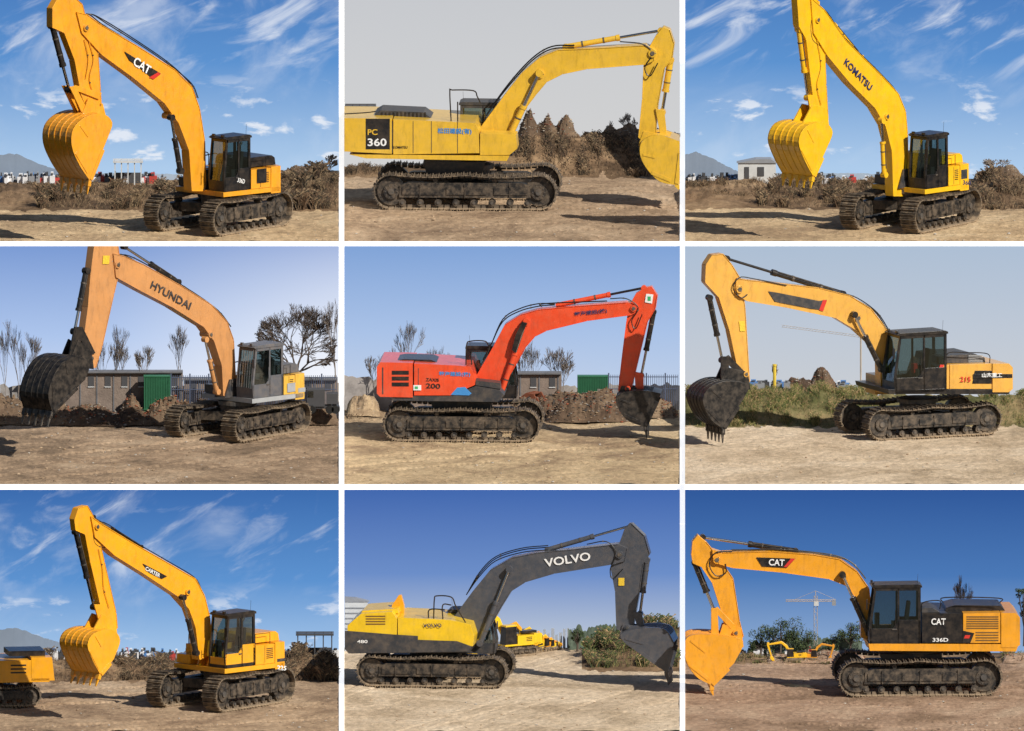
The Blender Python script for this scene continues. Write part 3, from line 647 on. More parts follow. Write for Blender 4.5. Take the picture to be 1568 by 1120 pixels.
    def bucket(s,outer,hw,m,mt,tdir,ears=None,nt_=5):
        n='bucket'; pts=[s.T(x,y,hw) for x,y in outer]
        cx=sum(p[0] for p in pts)/len(pts); cz=sum(p[1] for p in pts)/len(pts)
        sp=smooth([Vector((p[0],0,p[1])) for p in pts],4); pp=[(v.x,v.z) for v in sp]
        inn=[(x+(cx-x)/max(.01,math.hypot(cx-x,cz-z))*.05,z+(cz-z)/max(.01,math.hypot(cx-x,cz-z))*.05) for x,z in pp]
        B=s.P(n)
        for i in range(len(pp)-1):
            q=[pp[i],pp[i+1],inn[i+1],inn[i]]; s.prism(n,q,-hw,hw,m)
        for b0,b1 in ((hw-.045,hw+.006),(-hw-.006,-hw+.045)): s.prism(n,pp,b0,b1,m)
        A=Vector((pp[0][0],0,pp[0][1])); Z=Vector((pp[-1][0],0,pp[-1][1])); d=(Z-A)
        for sg_ in (-1,1):
            c=A+d*.4; up=d.normalized(); B.obox(c+Vector((0,sg_*(hw+.012),0)),up*d.length*.36,Vector((0,.018,0)),Vector((up.z,0,-up.x))*.06,m)
            c2=Vector((cx,0,cz)); mid=Vector((pp[len(pp)//2][0],0,pp[len(pp)//2][1])); q=(mid-c2); B.obox((c2+mid)/2+Vector((0,sg_*(hw+.01),0)),q*.34,Vector((0,.012,0)),Vector((q.z,0,-q.x)).normalized()*.03,m)
            c3=A+(Vector((pp[6][0],0,pp[6][1]))-A)*.55+(c2-A)*.12; e3=(Vector((pp[6][0],0,pp[6][1]))-A); B.obox(c3+Vector((0,sg_*(hw+.012),0)),e3*.4,Vector((0,.012,0)),Vector((e3.z,0,-e3.x)).normalized()*.05,m)
        for t in (.2,.4,.6,.8):
            for i in range(1,len(pp)-3):
                ox=[(pp[j][0]-(cx-pp[j][0])/max(.01,math.hypot(cx-pp[j][0],cz-pp[j][1]))*.018,pp[j][1]-(cz-pp[j][1])/max(.01,math.hypot(cx-pp[j][0],cz-pp[j][1]))*.018) for j in (i,i+1)]
                bb=-hw+2*hw*t; s.prism(n,[pp[i],pp[i+1],ox[1],ox[0]],bb-.025,bb+.025,m)
        tx,tz=s.T(outer[0][0]+tdir[0],outer[0][1]+tdir[1],hw); td=Vector((tx-pp[0][0],0,tz-pp[0][1])); nn=Vector((td.z,0,-td.x)).normalized()
        B.obox(A,td*.3,Vector((0,hw,0)),nn*.03,mt)
        for i in range(nt_):
            y=(-hw+.07+(2*hw-.14)*i/(nt_-1)); c=A+Vector((0,y,0)); w=.055
            B.obox(c+td*.2,td*.28,Vector((0,w*1.25,0)),nn*.06,m)
            v=[c-nn*.05+Vector((0,-w,0)),c-nn*.05+Vector((0,w,0)),c+nn*.05+Vector((0,w,0)),c+nn*.05+Vector((0,-w,0))]
            e=c+td*1.25; v+=[e-nn*.012+Vector((0,-w*.5,0)),e-nn*.012+Vector((0,w*.5,0)),e+nn*.012+Vector((0,w*.5,0)),e+nn*.012+Vector((0,-w*.5,0))]
            B.hexa(v,mt)
        if ears:
            for bb in (-.2,.2): s.prof(n,ears,bb-.03,bb+.03,m,0)
    def cab(s,a0,a1,b0,b1,z0,z1,m,mlow=None,bars=False):
        n='cab'; h=z1-z0; sl=.09*(a1-a0); mlow=mlow or m; t=.045
        s.box(n,a0,a1,b0,b1,z0,z0+.1,m)
        zl=z0+h*.30
        for bb in (b0,b1-t): s.prism(n,[(a0,z0+.1),(a1,z0+.1),(a1+.02,zl-.05),(a0+(a1-a0)*.55,zl-.05),(a0+(a1-a0)*.42,zl+h*.12),(a0,zl+h*.12)],bb,bb+t,mlow)
        s.box(n,a0,a0+t,b0+t,b1-t,z0+.1,zl+h*.12,mlow)
        s.box(n,a1-.03,a1+.01,b0+t,b1-t,z0+.1,z0+h*.2,mlow)
        for bb in (b0,b1-t*1.3):
            s.prism(n,[(a1,z0),(a1+.03,zl),(a1-sl,z1),(a1-sl-.07,z1),(a1-.05,zl),(a1-.07,z0)],bb,bb+t*1.3,m)
            s.box(n,a0,a0+.08,bb,bb+t*1.3,z0,z1,m)
            am=a0+(a1-a0)*.42; s.box(n,am,am+.055,bb,bb+t*1.3,z0,z1-.02,m)
            s.box(n,a0+.05,a1-sl,bb,bb+t*1.3,z1-.1,z1,m)
        s.prism(n,[(a0-.04,z1-.01),(a1-sl+.03,z1-.01),(a1-sl+.1,z1+.03),(a1-sl,z1+.08),(a0+.05,z1+.09),(a0-.04,z1+.05)],b0-.02,b1+.02,m)
        s.box(n,a0+.02,a0+.09,b0+t,b1-t,z1-.1,z1-.01,m); s.box(n,a1-sl-.06,a1-sl-.005,b0+t,b1-t,z1-.09,z1-.01,m)
        B=s.P(n)
        for bb in (b0+.022,b1-.024):
            B.add([s.V(a0+.04,bb,zl-.05),s.V(a1-.02,bb,zl-.05),s.V(a1-sl-.03,bb,z1-.04),s.V(a0+.04,bb,z1-.04)],[(0,1,2,3)],GLS)
        B.add([s.V(a1-.03,b0+.04,z0+h*.2),s.V(a1-.03,b1-.04,z0+h*.2),s.V(a1-sl-.03,b1-.04,z1-.05),s.V(a1-sl-.03,b0+.04,z1-.05)],[(0,1,2,3)],GLS)
        B.add([s.V(a0+.02,b0+.04,zl),s.V(a0+.02,b1-.04,zl),s.V(a0+.02,b1-.04,z1-.05),s.V(a0+.02,b0+.04,z1-.05)],[(0,1,2,3)],GLS)
        ac=a0+(a1-a0)*.38; bc=(b0+b1)/2; w=(b1-b0)*.24
        s.box(n,ac-.2,ac+.2,bc-w,bc+w,z0+h*.18,z0+h*.32,SEAT)
        s.prism(n,[(ac-.22,z0+h*.3),(ac-.1,z0+h*.3),(ac-.2,z0+h*.72),(ac-.3,z0+h*.72)],bc-w,bc+w,SEAT)
        s.box(n,a1-.35,a1-.2,b0+.1,b0+.2,z0+.1,z0+h*.5,SEAT)
        s.box(n,ac-.15,ac+.3,bc+w+.02,bc+w+.1,z0+h*.2,z0+h*.4,SEAT)
        for bb in (bc-.14,bc+.14): B.tube([s.V(a1-.3,bb,z0+.1),s.V(a1-.25,bb,z0+h*.42)],.012,SEAT,5)
        B.tube([s.V(a0+(a1-a0)*.5,b1+.03,zl+.05),s.V(a0+(a1-a0)*.5,b1+.03,zl+h*.3)],.012,m,6)
        s.box(n,a0+(a1-a0)*.47,a0+(a1-a0)*.56,b1,b1+.02,zl-.1,zl-.06,STK)
        B.tube([s.V(a1-.05,b1+.01,z0+h*.7),s.V(a1+.1,b1+.1,z0+h*.74)],.01,m,6); s.box(n,a1+.08,a1+.11,b1+.05,b1+.17,z0+h*.62,z0+h*.8,m)
        for bb in (b0+.1,b1-.2): s.box(n,a1-sl,a1-sl+.07,bb,bb+.1,z1+.07,z1+.14,m)
        B.tube([s.V(a1-.02,bc,z0+h*.25),s.V(a1-sl*.5,bc+.12,z0+h*.6)],.008,m,4)
        B.tube([s.V(a0+.1,b1-.1,z1+.08),s.V(a0+.08,b1-.1,z1+.4)],.006,m,4)
        if bars:
            for i in range(7):
                bb=b0+.05+(b1-b0-.1)*i/6; B.tube([s.V(a1+.05,bb,z0+h*.2),s.V(a1-sl+.05,bb,z1-.03)],.01,m,5)
            for t_ in (.2,.45,.7,.95): B.tube([s.V(a1+.05-sl*t_,b0+.05,z0+h*t_),s.V(a1+.05-sl*t_,b1-.05,z0+h*t_)],.01,m,5)
    def upper34(s,k,kz,pf,pr,pt,m,md,mdeck,mhood,mcw=None,mlow=None,bars=False,stripe=None,mcab=None):
        w=1.4*k; mcw=mcw or m
        af=s.T(pf,0,w)[0]; ar=s.T(pr,0,w)[0]; at=s.T(pt,0,w)[0]+.0; n='upper_body'
        z=lambda v:v*kz
        s.box(n,at+.3*k,af+.05,-w,w,z(1.17),z(1.32),mdeck)
        cw=[]
        for i in range(9):
            t=-1+2*i/8; cw.append((at+.25*k*(abs(t)**3),t*w*1.0))
        cw=[(at+.75*k,-w)]+cw+[(at+.75*k,w)]
        s.plan(n,cw,z(1.12),z(1.98),mcw)
        s.box(n,at+.76*k,ar-.03,.35*w,w*.985,z(1.33),z(1.95),m)
        s.box(n,at+.76*k,af-.55*k,-w*.985,-.42*w,z(1.33),z(1.9),m)
        s.box(n,af-.53*k,af-.05*k,-w*.97,-.45*w,z(1.33),z(1.62),md)
        s.box(n,at+.76*k,ar-.25*k,-.41*w,.34*w,z(1.33),z(2.0),md)
        s.prism(n,[(at+.2*k,z(1.99)),(at+1.7*k,z(1.99)),(at+1.65*k,z(2.22)),(at+1.5*k,z(2.3)),(at+.4*k,z(2.3)),(at+.25*k,z(2.22))],-.6*w,.75*w,mhood)
        B=s.P(n)
        B.tube([s.V(at+.9*k,-.2*w,z(2.3)),s.V(at+.9*k,-.2*w,z(2.55)),s.V(at+.8*k,-.2*w,z(2.65))],.05*k,BLK,10)
        mid=(at+.76*k+ar)/2
        s.box(n,mid-.008,mid+.008,w*.985,w*.985+.004,z(1.36),z(1.93),BLK)
        L0=at+.85*k
        for i in range(6): s.box(n,L0,L0+(mid-L0)*.8,w*.985,w*.985+.008,z(1.5+.06*i),z(1.525+.06*i),BLK)
        if stripe: 
            for m_,x0,x1,z0_,z1_ in stripe: s.box(n,at+x0*k,at+x1*k,w+.002,w+.008,z(z0_),z(z1_),m_)
        for bb in (-w*.9,-.5*w):
            B.tube(smooth([s.V(af-.6*k,bb,z(1.85)),s.V(af-.62*k,bb,z(2.25)),s.V(af-.9*k,bb,z(2.3)),s.V(af-1.5*k,bb,z(2.3)),s.V(af-1.55*k,bb,z(1.9))]),.018,BLK,6)
        B.tube([s.V(ar-.1,w*.9,z(1.95)),s.V(ar-.1,w*.9,z(2.3)),s.V(at+.9*k,w*.9,z(2.3)),s.V(at+.9*k,w*.9,z(1.95))],.012,BLK,6)
        for bb in (-.26,.26): s.prism(n,[(-.1,z(1.3)),(1.0*k,z(1.3)),(.7*k,z(1.9)),(.2*k,z(1.9))],bb*k-.03,bb*k+.03,md)
        s.cab(ar,af,.34*w,w*.99,z(1.33),z(3.0),mcab or BLK,mlow,bars)
    def text(s,txt,p,q,b,m,bref=None,h=None):
        A=s.p3(*p,b,bref);B=s.p3(*q,b,bref)
        cu=bpy.data.curves.new('t','FONT'); cu.body=txt; cu.extrude=0; cu.resolution_u=3; cu.offset=.02
        o=bpy.data.objects.new('t',cu); COL.objects.link(o); bpy.context.view_layer.update()
        me=bpy.data.meshes.new_from_object(o.evaluated_get(bpy.context.evaluated_depsgraph_get())); bpy.data.objects.remove(o)
        if not len(me.vertices): return
        xs=[v.co.x for v in me.vertices]; ys=[v.co.y for v in me.vertices]; x0,x1,y0=min(xs),max(xs),min(ys); y1=max(ys)
        d=B-A; L=d.length; X=d/L; Z=Vector((0,s.sg,0)); Y=Z.cross(X)
        sc=L/(x1-x0); sy=sc if h is None else (h/S)/(y1-y0)
        for v in me.vertices: v.co=A+X*(v.co.x-x0)*sc+Y*(v.co.y-y0)*sy+Z*.004
        me.materials.clear(); me.materials.append(m)
        ob=bpy.data.objects.new('lettering',me); COL.objects.link(ob); ob.parent=s.e; s.extra.append(ob)
    def done(s):
        obs=list(s.extra)
        for n,B in s.parts.items():
            bev={'boom':.012,'stick':.01,'upper_body':.018,'bucket':.006,'cab':.01}.get(n,0)
            ob=B.obj(n,s.e,bev,smooth=(n in('cylinders','hoses')))
            if n=='undercarriage': ob.rotation_euler=(0,0,s.dt)
            obs.append(ob)
        bpy.context.view_layer.update()
        ce=s.c
        planes=[]
        if ce.x0>10: planes.append((Vector((ce.x0/S+.003,0,0)),Vector((-1,0,0))))
        if ce.x1<1500: planes.append((Vector((ce.x1/S-.003,0,0)),Vector((1,0,0))))
        if ce.t>10: planes.append((Vector((0,0,((1120-ce.t)/S)/cs-.003)),Vector((0,sn,cs))))
        for ob in obs:
            M=ob.matrix_world; Mi=M.inverted()
            for co,no in planes:
                if any((M@v.co-co).dot(no)>0 for v in ob.data.vertices):
                    bm_=bmesh.new(); bm_.from_mesh(ob.data); lc=Mi@co; ln=(M.to_3x3().transposed()@no).normalized()
                    r=bmesh.ops.bisect_plane(bm_,geom=bm_.verts[:]+bm_.edges[:]+bm_.faces[:],plane_co=lc,plane_no=ln,clear_outer=True)
                    ed=[e for e in r['geom_cut'] if isinstance(e,bmesh.types.BMEdge)]
                    try: bmesh.ops.holes_fill(bm_,edges=ed,sides=0)
                    except Exception: pass
                    bm_.to_mesh(ob.data); bm_.free()
def smooth(p,n=5):
    p=[Vector(x) for x in p]
    if len(p)<3: return p
    q=[p[0]*2-p[1]]+p+[p[-1]*2-p[-2]]; out=[]
    for i in range(1,len(q)-2):
        for j in range(n):
            t=j/n; a,b,c,d=q[i-1],q[i],q[i+1],q[i+2]
            out.append(.5*((2*b)+(c-a)*t+(2*a-5*b+4*c-d)*t*t+(3*b-a-3*c+d)*t**3))
    out.append(p[-1]); return out
CAT=paint('paint_orange_yellow',(.80,.34,.018)); KOM=paint('paint_yellow',(.86,.48,.010),.35); KO2=paint('paint_mustard',(.74,.45,.035))
HYU=paint('paint_dusty_orange',(.60,.28,.10)); HYY=paint('paint_yellow_cw',(.76,.44,.06)); HIT=paint('paint_red_orange',(.78,.075,.022))
SAN=paint('paint_golden',(.74,.39,.07)); CAR=paint('paint_amber',(.86,.38,.010),.35); VOL=paint('paint_lemon',(.84,.54,.015),.35); VGR=paint('paint_slate',(.065,.072,.09)); LOV=mat('louvre_brown',(.18,.09,.02),.6)
LG=mat('light_grey_skirt',(.35,.36,.37),.5)
# ---- P1
m=Mach(P1,-1,42,(334,350),53); m.undercarriage(4.1,1.1,2.15,.55,.85)
m.upper34(.78,.96,344,384,437,CAT,BLK,CAT,BLK,stripe=[(BLK,1.0,1.5,1.5,1.95)])
m.beam('boom',[(112,18),(128,22),(150,38),(205,70),(262,106),(288,132),(300,165),(308,215),(310,292),(288,292),(284,230),(268,188),(246,157),(198,118),(150,83),(120,50)],.16,CAT)
m.beam('stick',[(76,12),(84,-2),(108,-6),(122,6),(130,38),(146,80),(150,140),(152,172),(132,176),(120,145),(110,92),(94,50),(76,42)],.12,CAT)
m.bucket([(138,278),(122,254),(110,225),(112,198),(130,180),(156,174),(172,188),(164,214)],.66,CAT,CAT,(-2,16),[(112,190),(128,150),(150,158),(158,190)])
m.cyl('cylinders',(80,40),(106,138),.0,.095,BLK,.62); m.prof('stick',[(100,132),(110,132),(130,172),(122,178)],.14,.19,CAT); m.prof('stick',[(100,132),(110,132),(130,172),(122,178)],-.19,-.14,CAT); m.prof('stick',[(100,134),(110,130),(150,142),(146,152)],.14,.18,CAT)
m.cyl('cylinders',(234,92),(128,28),0,.075,BLK,.55)
m.cyl('cylinders',(276,262),(262,180),.30,.085,BLK,.6); m.cyl('cylinders',(276,262),(262,180),-.3,.085,BLK,.6)
for b,o in ((.10,0),(-.06,3),(.02,-4)): m.tube('hoses',[(300,150),(290,128),(262,104+o),(220,74+o),(160,36+o),(135,22),(120,38),(124,66),(148,70),(150,55)],b,.018,RUB,6,0)
m.tube('hoses',[(130,60),(138,90),(132,120),(140,150)],.16,.014,CAT,6,0); m.tube('hoses',[(124,60),(130,90),(126,120)],.16,.014,CAT,6,0)
for x,y,r in ((126,42,.11),(258,178,.1),(146,160,.09)): m.pin('boom',x,y,.21,r,CAT)
m.prof('boom',[(184,78),(240,112),(228,120),(206,102),(192,92)],.181,.184,BLK); m.text('CAT',(203,99),(227,115),.188,WHT,h=14); m.prof('boom',[(222,118),(236,110),(240,113),(229,121)],.185,.188,REDM)
m.text('336D',(363,279),(374,282),1.096,WHT,h=7); m.done()
# ---- P3
m=Mach(P3,-1,48,(1394,346),60); m.undercarriage(4.1,1.08,2.15,.55,.85)
m.upper34(.78,.95,1418,1452,1490,KOM,DGR,KOM,KOM,stripe=[(DGR,.35,.7,1.5,1.8)],mlow=BLK)
m.beam('boom',[(1236,-4),(1256,14),(1290,62),(1345,116),(1370,143),(1381,170),(1384,205),(1386,300),(1362,300),(1360,232),(1350,192),(1334,165),(1296,127),(1262,86),(1240,50)],.15,KOM)
m.beam('stick',[(1216,-6),(1222,-30),(1240,-30),(1250,10),(1258,60),(1261,130),(1264,182),(1246,186),(1238,130),(1230,60),(1219,40)],.11,KOM)
m.bucket([(1246,272),(1233,248),(1223,218),(1234,194),(1262,188),(1275,203),(1264,232)],.64,KOM,KOM,(-2,14),[(1215,200),(1236,160),(1258,165),(1262,198)])
m.cyl('cylinders',(1223,45),(1237,150),-.02,.085,KOM,.62); m.prof('stick',[(1230,145),(1242,145),(1250,185),(1238,188)],.13,.18,KOM)
m.cyl('cylinders',(1318,88),(1250,5),0,.07,KOM,.6)
m.cyl('cylinders',(1354,268),(1350,185),.30,.08,KOM,.6); m.cyl('cylinders',(1354,268),(1350,185),-.3,.08,KOM,.6)
for b,o in ((.10,0),(-.05,4)): m.tube('hoses',[(1376,175),(1370,143),(1345,113+o),(1290,58+o),(1258,14+o),(1240,25),(1240,60),(1262,72),(1262,50)],b,.018,RUB,6,0)
m.tube('hoses',[(1246,60),(1252,100),(1246,130),(1252,160)],.15,.014,KOM,6,0)
for x,y,r in ((1246,30,.1),(1352,178,.1),(1255,172,.09)): m.pin('boom',x,y,.2,r,KOM)
m.text('KOMATSU',(1292,98),(1332,140),.178,DBL,h=11); m.text('360',(1474,283),(1486,284),1.096,DBL,h=7); m.done()
# ---- P4
m=Mach(P4,-1,45,(364,665),54); m.undercarriage(4.0,.95,2.15,.55,.85)
m.upper34(.78,.92,388,434,473,HYY,DGR,LG,MGR,mcw=HYY,mlow=MGR,bars=True,stripe=[(LG,.76,1.2,1.4,1.7),(LG,.2,.6,1.35,1.5)],mcab=MGR)
m.beam('boom',[(168,388),(185,392),(215,405),(270,436),(318,466),(342,492),(352,520),(356,600),(336,606),(334,560),(322,522),(306,500),(258,470),(208,444),(172,424)],.16,HYU)
m.beam('stick',[(140,372),(176,372),(180,408),(170,450),(152,530),(142,563),(122,560),(122,530),(130,470),(134,420)],.12,HYU)
m.bucket([(80,632),(74,604),(84,572),(100,552),(122,546),(137,560),(130,582)],.62,BKB,STK,(-4,18),[(96,560),(112,520),(132,535),(136,565)])
m.cyl('cylinders',(132,415),(114,508),.05,.09,BLK,.65); m.prof('stick',[(108,500),(120,500),(114,545),(98,552)],.14,.19,BLK); m.prof('stick',[(110,505),(120,500),(140,540),(130,545)],.14,.18,BLK)
m.cyl('cylinders',(272,432),(190,378),0,.08,BLK,.5)
m.cyl('cylinders',(332,600),(314,520),.32,.08,HYU,.6); m.cyl('cylinders',(332,600),(314,520),-.3,.08,HYU,.6)
for b,o in ((.10,0),(-.06,3)): m.tube('hoses',[(350,500),(330,475),(290,446+o),(230,410+o),(188,390),(168,400),(166,420),(186,424),(188,405)],b,.018,RUB,6,0)
for x,y,r in ((174,405,.11),(316,512,.1),(134,548,.09)): m.pin('boom',x,y,.21,r,HYU)
m.text('HYUNDAI',(230,441),(290,475),.188,DGR,h=12); m.prof('stick',[(153,391),(163,391),(162,404),(152,404)],.14,.143,YST); m.done()
# ---- P7
m=Mach(P7,-1,44,(338,1079),53); m.undercarriage(4.1,1.1,2.15,.55,.85)
m.upper34(.8,.96,346,391,443,CAR,CAR,CAR,CAR,mlow=CAR,stripe=[(DGR,.25,.65,1.35,1.45)])
m.beam('boom',[(134,790),(150,802),(200,832),(258,865),(294,886),(308,912),(316,945),(320,1000),(300,1010),(294,960),(284,932),(266,912),(218,880),(170,850),(140,822)],.15,CAR)
m.beam('stick',[(110,796),(116,778),(130,774),(138,788),(145,812),(156,860),(174,938),(176,962),(158,966),(148,920),(134,860),(126,818),(112,812)],.11,CAR)
m.bucket([(154,1034),(142,1012),(134,988),(144,970),(170,964),(184,980),(174,1010)],.62,CAR,CAR,(-4,14),[(128,978),(148,940),(170,948),(172,976)])
m.cyl('cylinders',(116,815),(144,930),0,.085,BLK,.6); m.prof('stick',[(138,925),(150,925),(162,962),(150,966)],.13,.18,CAR)
m.cyl('cylinders',(215,838),(142,792),0,.065,BLK,.6)
m.cyl('cylinders',(300,1000),(280,915),.30,.08,BLK,.6); m.cyl('cylinders',(300,1000),(280,915),-.3,.08,BLK,.6)
for b,o in ((.10,0),(-.05,3)): m.tube('hoses',[(306,905),(294,884),(255,860+o),(200,828+o),(156,800),(140,806),(142,832),(160,838),(162,820)],b,.016,RUB,6,0)
m.tube('hoses',[(146,840),(152,870),(154,900),(162,930)],.15,.013,CAR,6,0)
for x,y,r in ((143,806,.1),(282,906,.1),(164,952,.09)): m.pin('boom',x,y,.2,r,CAR)
m.prof('boom',[(212,862),(250,882),(242,886),(222,876)],.171,.174,BLK); m.text('CARTER',(222,873),(244,885),.176,WHT,h=6); m.text('225',(424,1026),(438,1027),1.125,WHT,h=7); m.done()
# ---- P2
m=Mach(P2,1,3,(716,313)); m.undercarriage(5.66,1.14,2.7,.62,1.1)
w=1.5
m.prof('upper_body',[(500,181),(600,182),(600,236),(520,232),(500,222)],-w,w,KO2,w)
m.prof('upper_body',[(602,183),(727,189),(733,200),(734,235),(602,237)],-w*.98,w*.98,KO2,w)
m.prof('upper_body',[(735,205),(790,207),(792,228),(780,238),(735,238)],.5,w*.97,KO2,w)
m.prof('upper_body',[(535,237),(780,239),(776,247),(560,243)],-w*.95,w*.99,KO2,w)
m.prof('upper_body',[(560,182),(597,182),(597,229),(560,229)],w,w+.006,BLK,w)
for x in (600,632,660,700): m.prof('upper_body',[(x,186),(x+1,186),(x+1,235),(x,235)],w*.98,w*.98+.005,DGR,w)
m.prof('upper_body',[(574,183),(576,170),(585,165),(650,168),(664,178),(666,185)],-.7,.7,DGR,0)
for i in range(12): m.prof('upper_body',[(585+6*i,168),(588+6*i,168),(588+6*i,177),(585+6*i,177)],.7,.71,BLK,0)
m.prof('upper_body',[(650,243),(745,243),(740,262),(655,262)],-.8,.8,DGR,0)
m.text('PC',(563,207),(578,207),w+.01,KO2,bref=w,h=9); m.text('360',(563,224),(592,224),w+.01,WHT,bref=w,h=12); m.text('松田建設(有)',(670,206),(722,207),w*.98+.01,BLU,bref=w,h=10); m.text('KOMATSU',(602,228),(624,228),w*.98+.01,BLK,bref=w,h=4)
a1=m.T(786,0,-1)[0];a0=m.T(706,0,-1)[0]; z1=m.T(740,158,-1)[1]; z0=m.T(740,236,-1)[1]; m.cab(a0,a1,-w*.97,-.5,z0,z1,DGR,KO2)
for pts in ([(690,188),(688,142),(692,140),(724,141),(730,150),(735,160)],[(700,188),(700,158)]): m.tube('handrails',pts,1.2,.02,BLK,6,w)
m.tube('handrails',[(527,176),(560,174),(575,172)],1.3,.02,BLK,6,w)
m.beam('boom',[(735,196),(775,142),(800,110),(828,86),(855,75),(885,74),(990,68),(1004,74),(1002,92),(990,97),(900,104),(862,112),(838,124),(822,143),(800,172),(772,212),(748,214)],.3,KO2)
m.beam('stick',[(1006,52),(1016,40),(1026,44),(1033,66),(1030,88),(1018,104),(1008,160),(1004,212),(988,218),(978,210),(984,150),(986,100),(990,80)],.2,KO2)
m.bucket([(1036,284),(1010,278),(990,258),(980,236),(984,216),(1008,207),(1044,218)],.75,KO2,KO2,(10,10),[(978,222),(986,200),(1012,204),(1014,225)])
m.cyl('cylinders',(1027,92),(1014,172),.0,.1,KO2,.6); m.prof('stick',[(1004,165),(1018,168),(1022,205),(1012,208)],.2,.26,KO2)
m.cyl('cylinders',(866,72),(1012,47),0,.085,KO2,.56)
m.cyl('cylinders',(772,226),(826,112),.42,.1,KO2,.55); m.cyl('cylinders',(772,226),(826,112),-.4,.1,KO2,.55)
for b,o in ((.25,0),(.1,-3)): m.tube('hoses',[(740,190),(748,172),(780,130+o),(815,92+o),(845,74+o),(880,72+o)],b,.022,RUB,6,0)
m.tube('hoses',[(950,62),(985,66),(1000,80),(988,102),(996,115),(1008,95)],.32,.02,RUB,6,0)
for x,y,r in ((1000,80,.13),(828,112,.13),(754,204,.14),(998,214,.11)): m.pin('boom',x,y,.36,r,KO2)
m.done()
# ---- P5
m=Mach(P5,1,3,(710,669)); m.undercarriage(4.84,1.05,2.3,.55,.96)
w=1.3
m.prof('upper_body',[(577,562),(582,555),(632,556),(632,609),(582,608),(577,603)],-w,w,HIT,w)
m.prof('upper_body',[(634,557),(697,560),(720,562),(728,582),(727,590),(690,606),(634,606)],-w*.98,w*.98,HIT,w)
m.prof('upper_body',[(600,607),(690,607),(728,592),(765,598),(772,606),(762,616),(600,614)],-w*.97,w*.97,DGR,w)
m.prof('upper_body',[(728,584),(765,588),(766,597),(728,591)],.5,w*.9,DGR,w)
for i in range(3): m.prof('upper_body',[(600,568+9*i),(626,568+9*i),(626,574+9*i),(600,574+9*i)],w,w+.008,BLK,w)
m.prof('upper_body',[(585,563),(587,563),(587,604),(585,604)],w,w+.004,DGR,w)
m.prof('upper_body',[(640,592),(640,564),(641,564),(641,592)],w*.98,w*.98+.005,DGR,w)
m.prof('upper_body',[(605,556),(608,548),(620,546),(662,547),(676,553),(678,558)],-.7,.7,BLK,0)
m.prof('upper_body',[(690,605),(700,594),(712,593),(722,603),(718,606)],w*.98,w*.98+.006,BLU,w)
m.prof('upper_body',[(633,590),(645,590),(645,598),(633,598)],w+.001,w+.007,WHT,w); m.prof('upper_body',[(635,592),(640,592),(640,596),(635,596)],w+.008,w+.01,GRN,w)
m.text('ZAXIS',(652,584),(672,585),w*.98+.01,BLK,bref=w,h=5); m.text('200',(652,595),(674,596),w*.98+.01,BLK,bref=w,h=8); m.text('黎海建設(株)',(672,577),(720,578),w*.98+.01,BLU,bref=w,h=8)
a1=m.T(792,0,-.9)[0];a0=m.T(716,0,-.9)[0]; z1=m.T(750,531,-.9)[1]; z0=m.T(750,607,-.9)[1]; m.cab(a0,a1,-w*.97,-.35,z0,z1,BLK)
for pts in ([(713,560),(714,530),(720,524),(742,524),(748,532)],[(735,562),(745,545),(750,528)],[(722,560),(722,540),(745,540)]): m.tube('handrails',pts,1.1,.02,BLK,6,w)
m.prof('upper_body',[(660,606),(755,610),(750,628),(665,626)],-.65,.65,DGR,0)
m.beam('boom',[(727,580),(756,530),(774,496),(798,481),(825,473),(880,468),(960,462),(976,464),(978,476),(968,481),(900,490),(838,505),(820,514),(806,530),(792,555),(772,590),(755,600),(735,596)],.24,HIT)
m.beam('stick',[(975,448),(988,440),(998,438),(1007,452),(1004,472),(992,492),(978,550),(968,592),(960,602),(947,598),(953,545),(960,490),(964,468)],.17,HIT)
m.bucket([(988,654),(964,646),(949,630),(943,610),(955,601),(985,598),(1012,603)],.6,BKB,STK,(2,15),[(944,612),(952,590),(975,592),(982,608)])
m.cyl('cylinders',(1001,478),(982,575),0,.08,BLK,.6,bref=0); m.prof('stick',[(972,568),(986,571),(986,600),(974,602)],.17,.22,HIT)
m.cyl('cylinders',(855,467),(986,441),0,.075,HIT,.6,BLK)
m.cyl('cylinders',(768,600),(806,492),.34,.085,HIT,.55); m.cyl('cylinders',(768,600),(806,492),-.34,.085,HIT,.55)
m.prof('cylinders',[(790,540),(800,510),(808,494),(800,492),(790,512),(784,535)],.43,.46,BLK,.3)
for b,o in ((.2,0),(.05,-3)): m.tube('hoses',[(740,550),(752,528),(770,492+o),(795,476+o),(825,468+o),(850,466)],b,.02,RUB,6,0)
m.tube('hoses',[(935,456),(960,456),(978,470),(968,490),(974,502),(984,480)],.28,.018,RUB,6,0)
m.tube('hoses',[(830,469),(835,464),(930,460)],.2,.02,RUB,6,0)
for x,y,r in ((971,471,.1),(806,493,.1),(742,586,.12),(962,594,.09)): m.pin('boom',x,y,.3,r,HIT)
m.text('黎海建設(株)',(880,486),(930,480),.264,DBL,h=8); m.prof('stick',[(990,449),(1001,450),(999,464),(988,462)],.191,.195,WHT); m.prof('stick',[(992,453),(997,453),(997,460),(992,460)],.196,.198,GRN)
m.done()
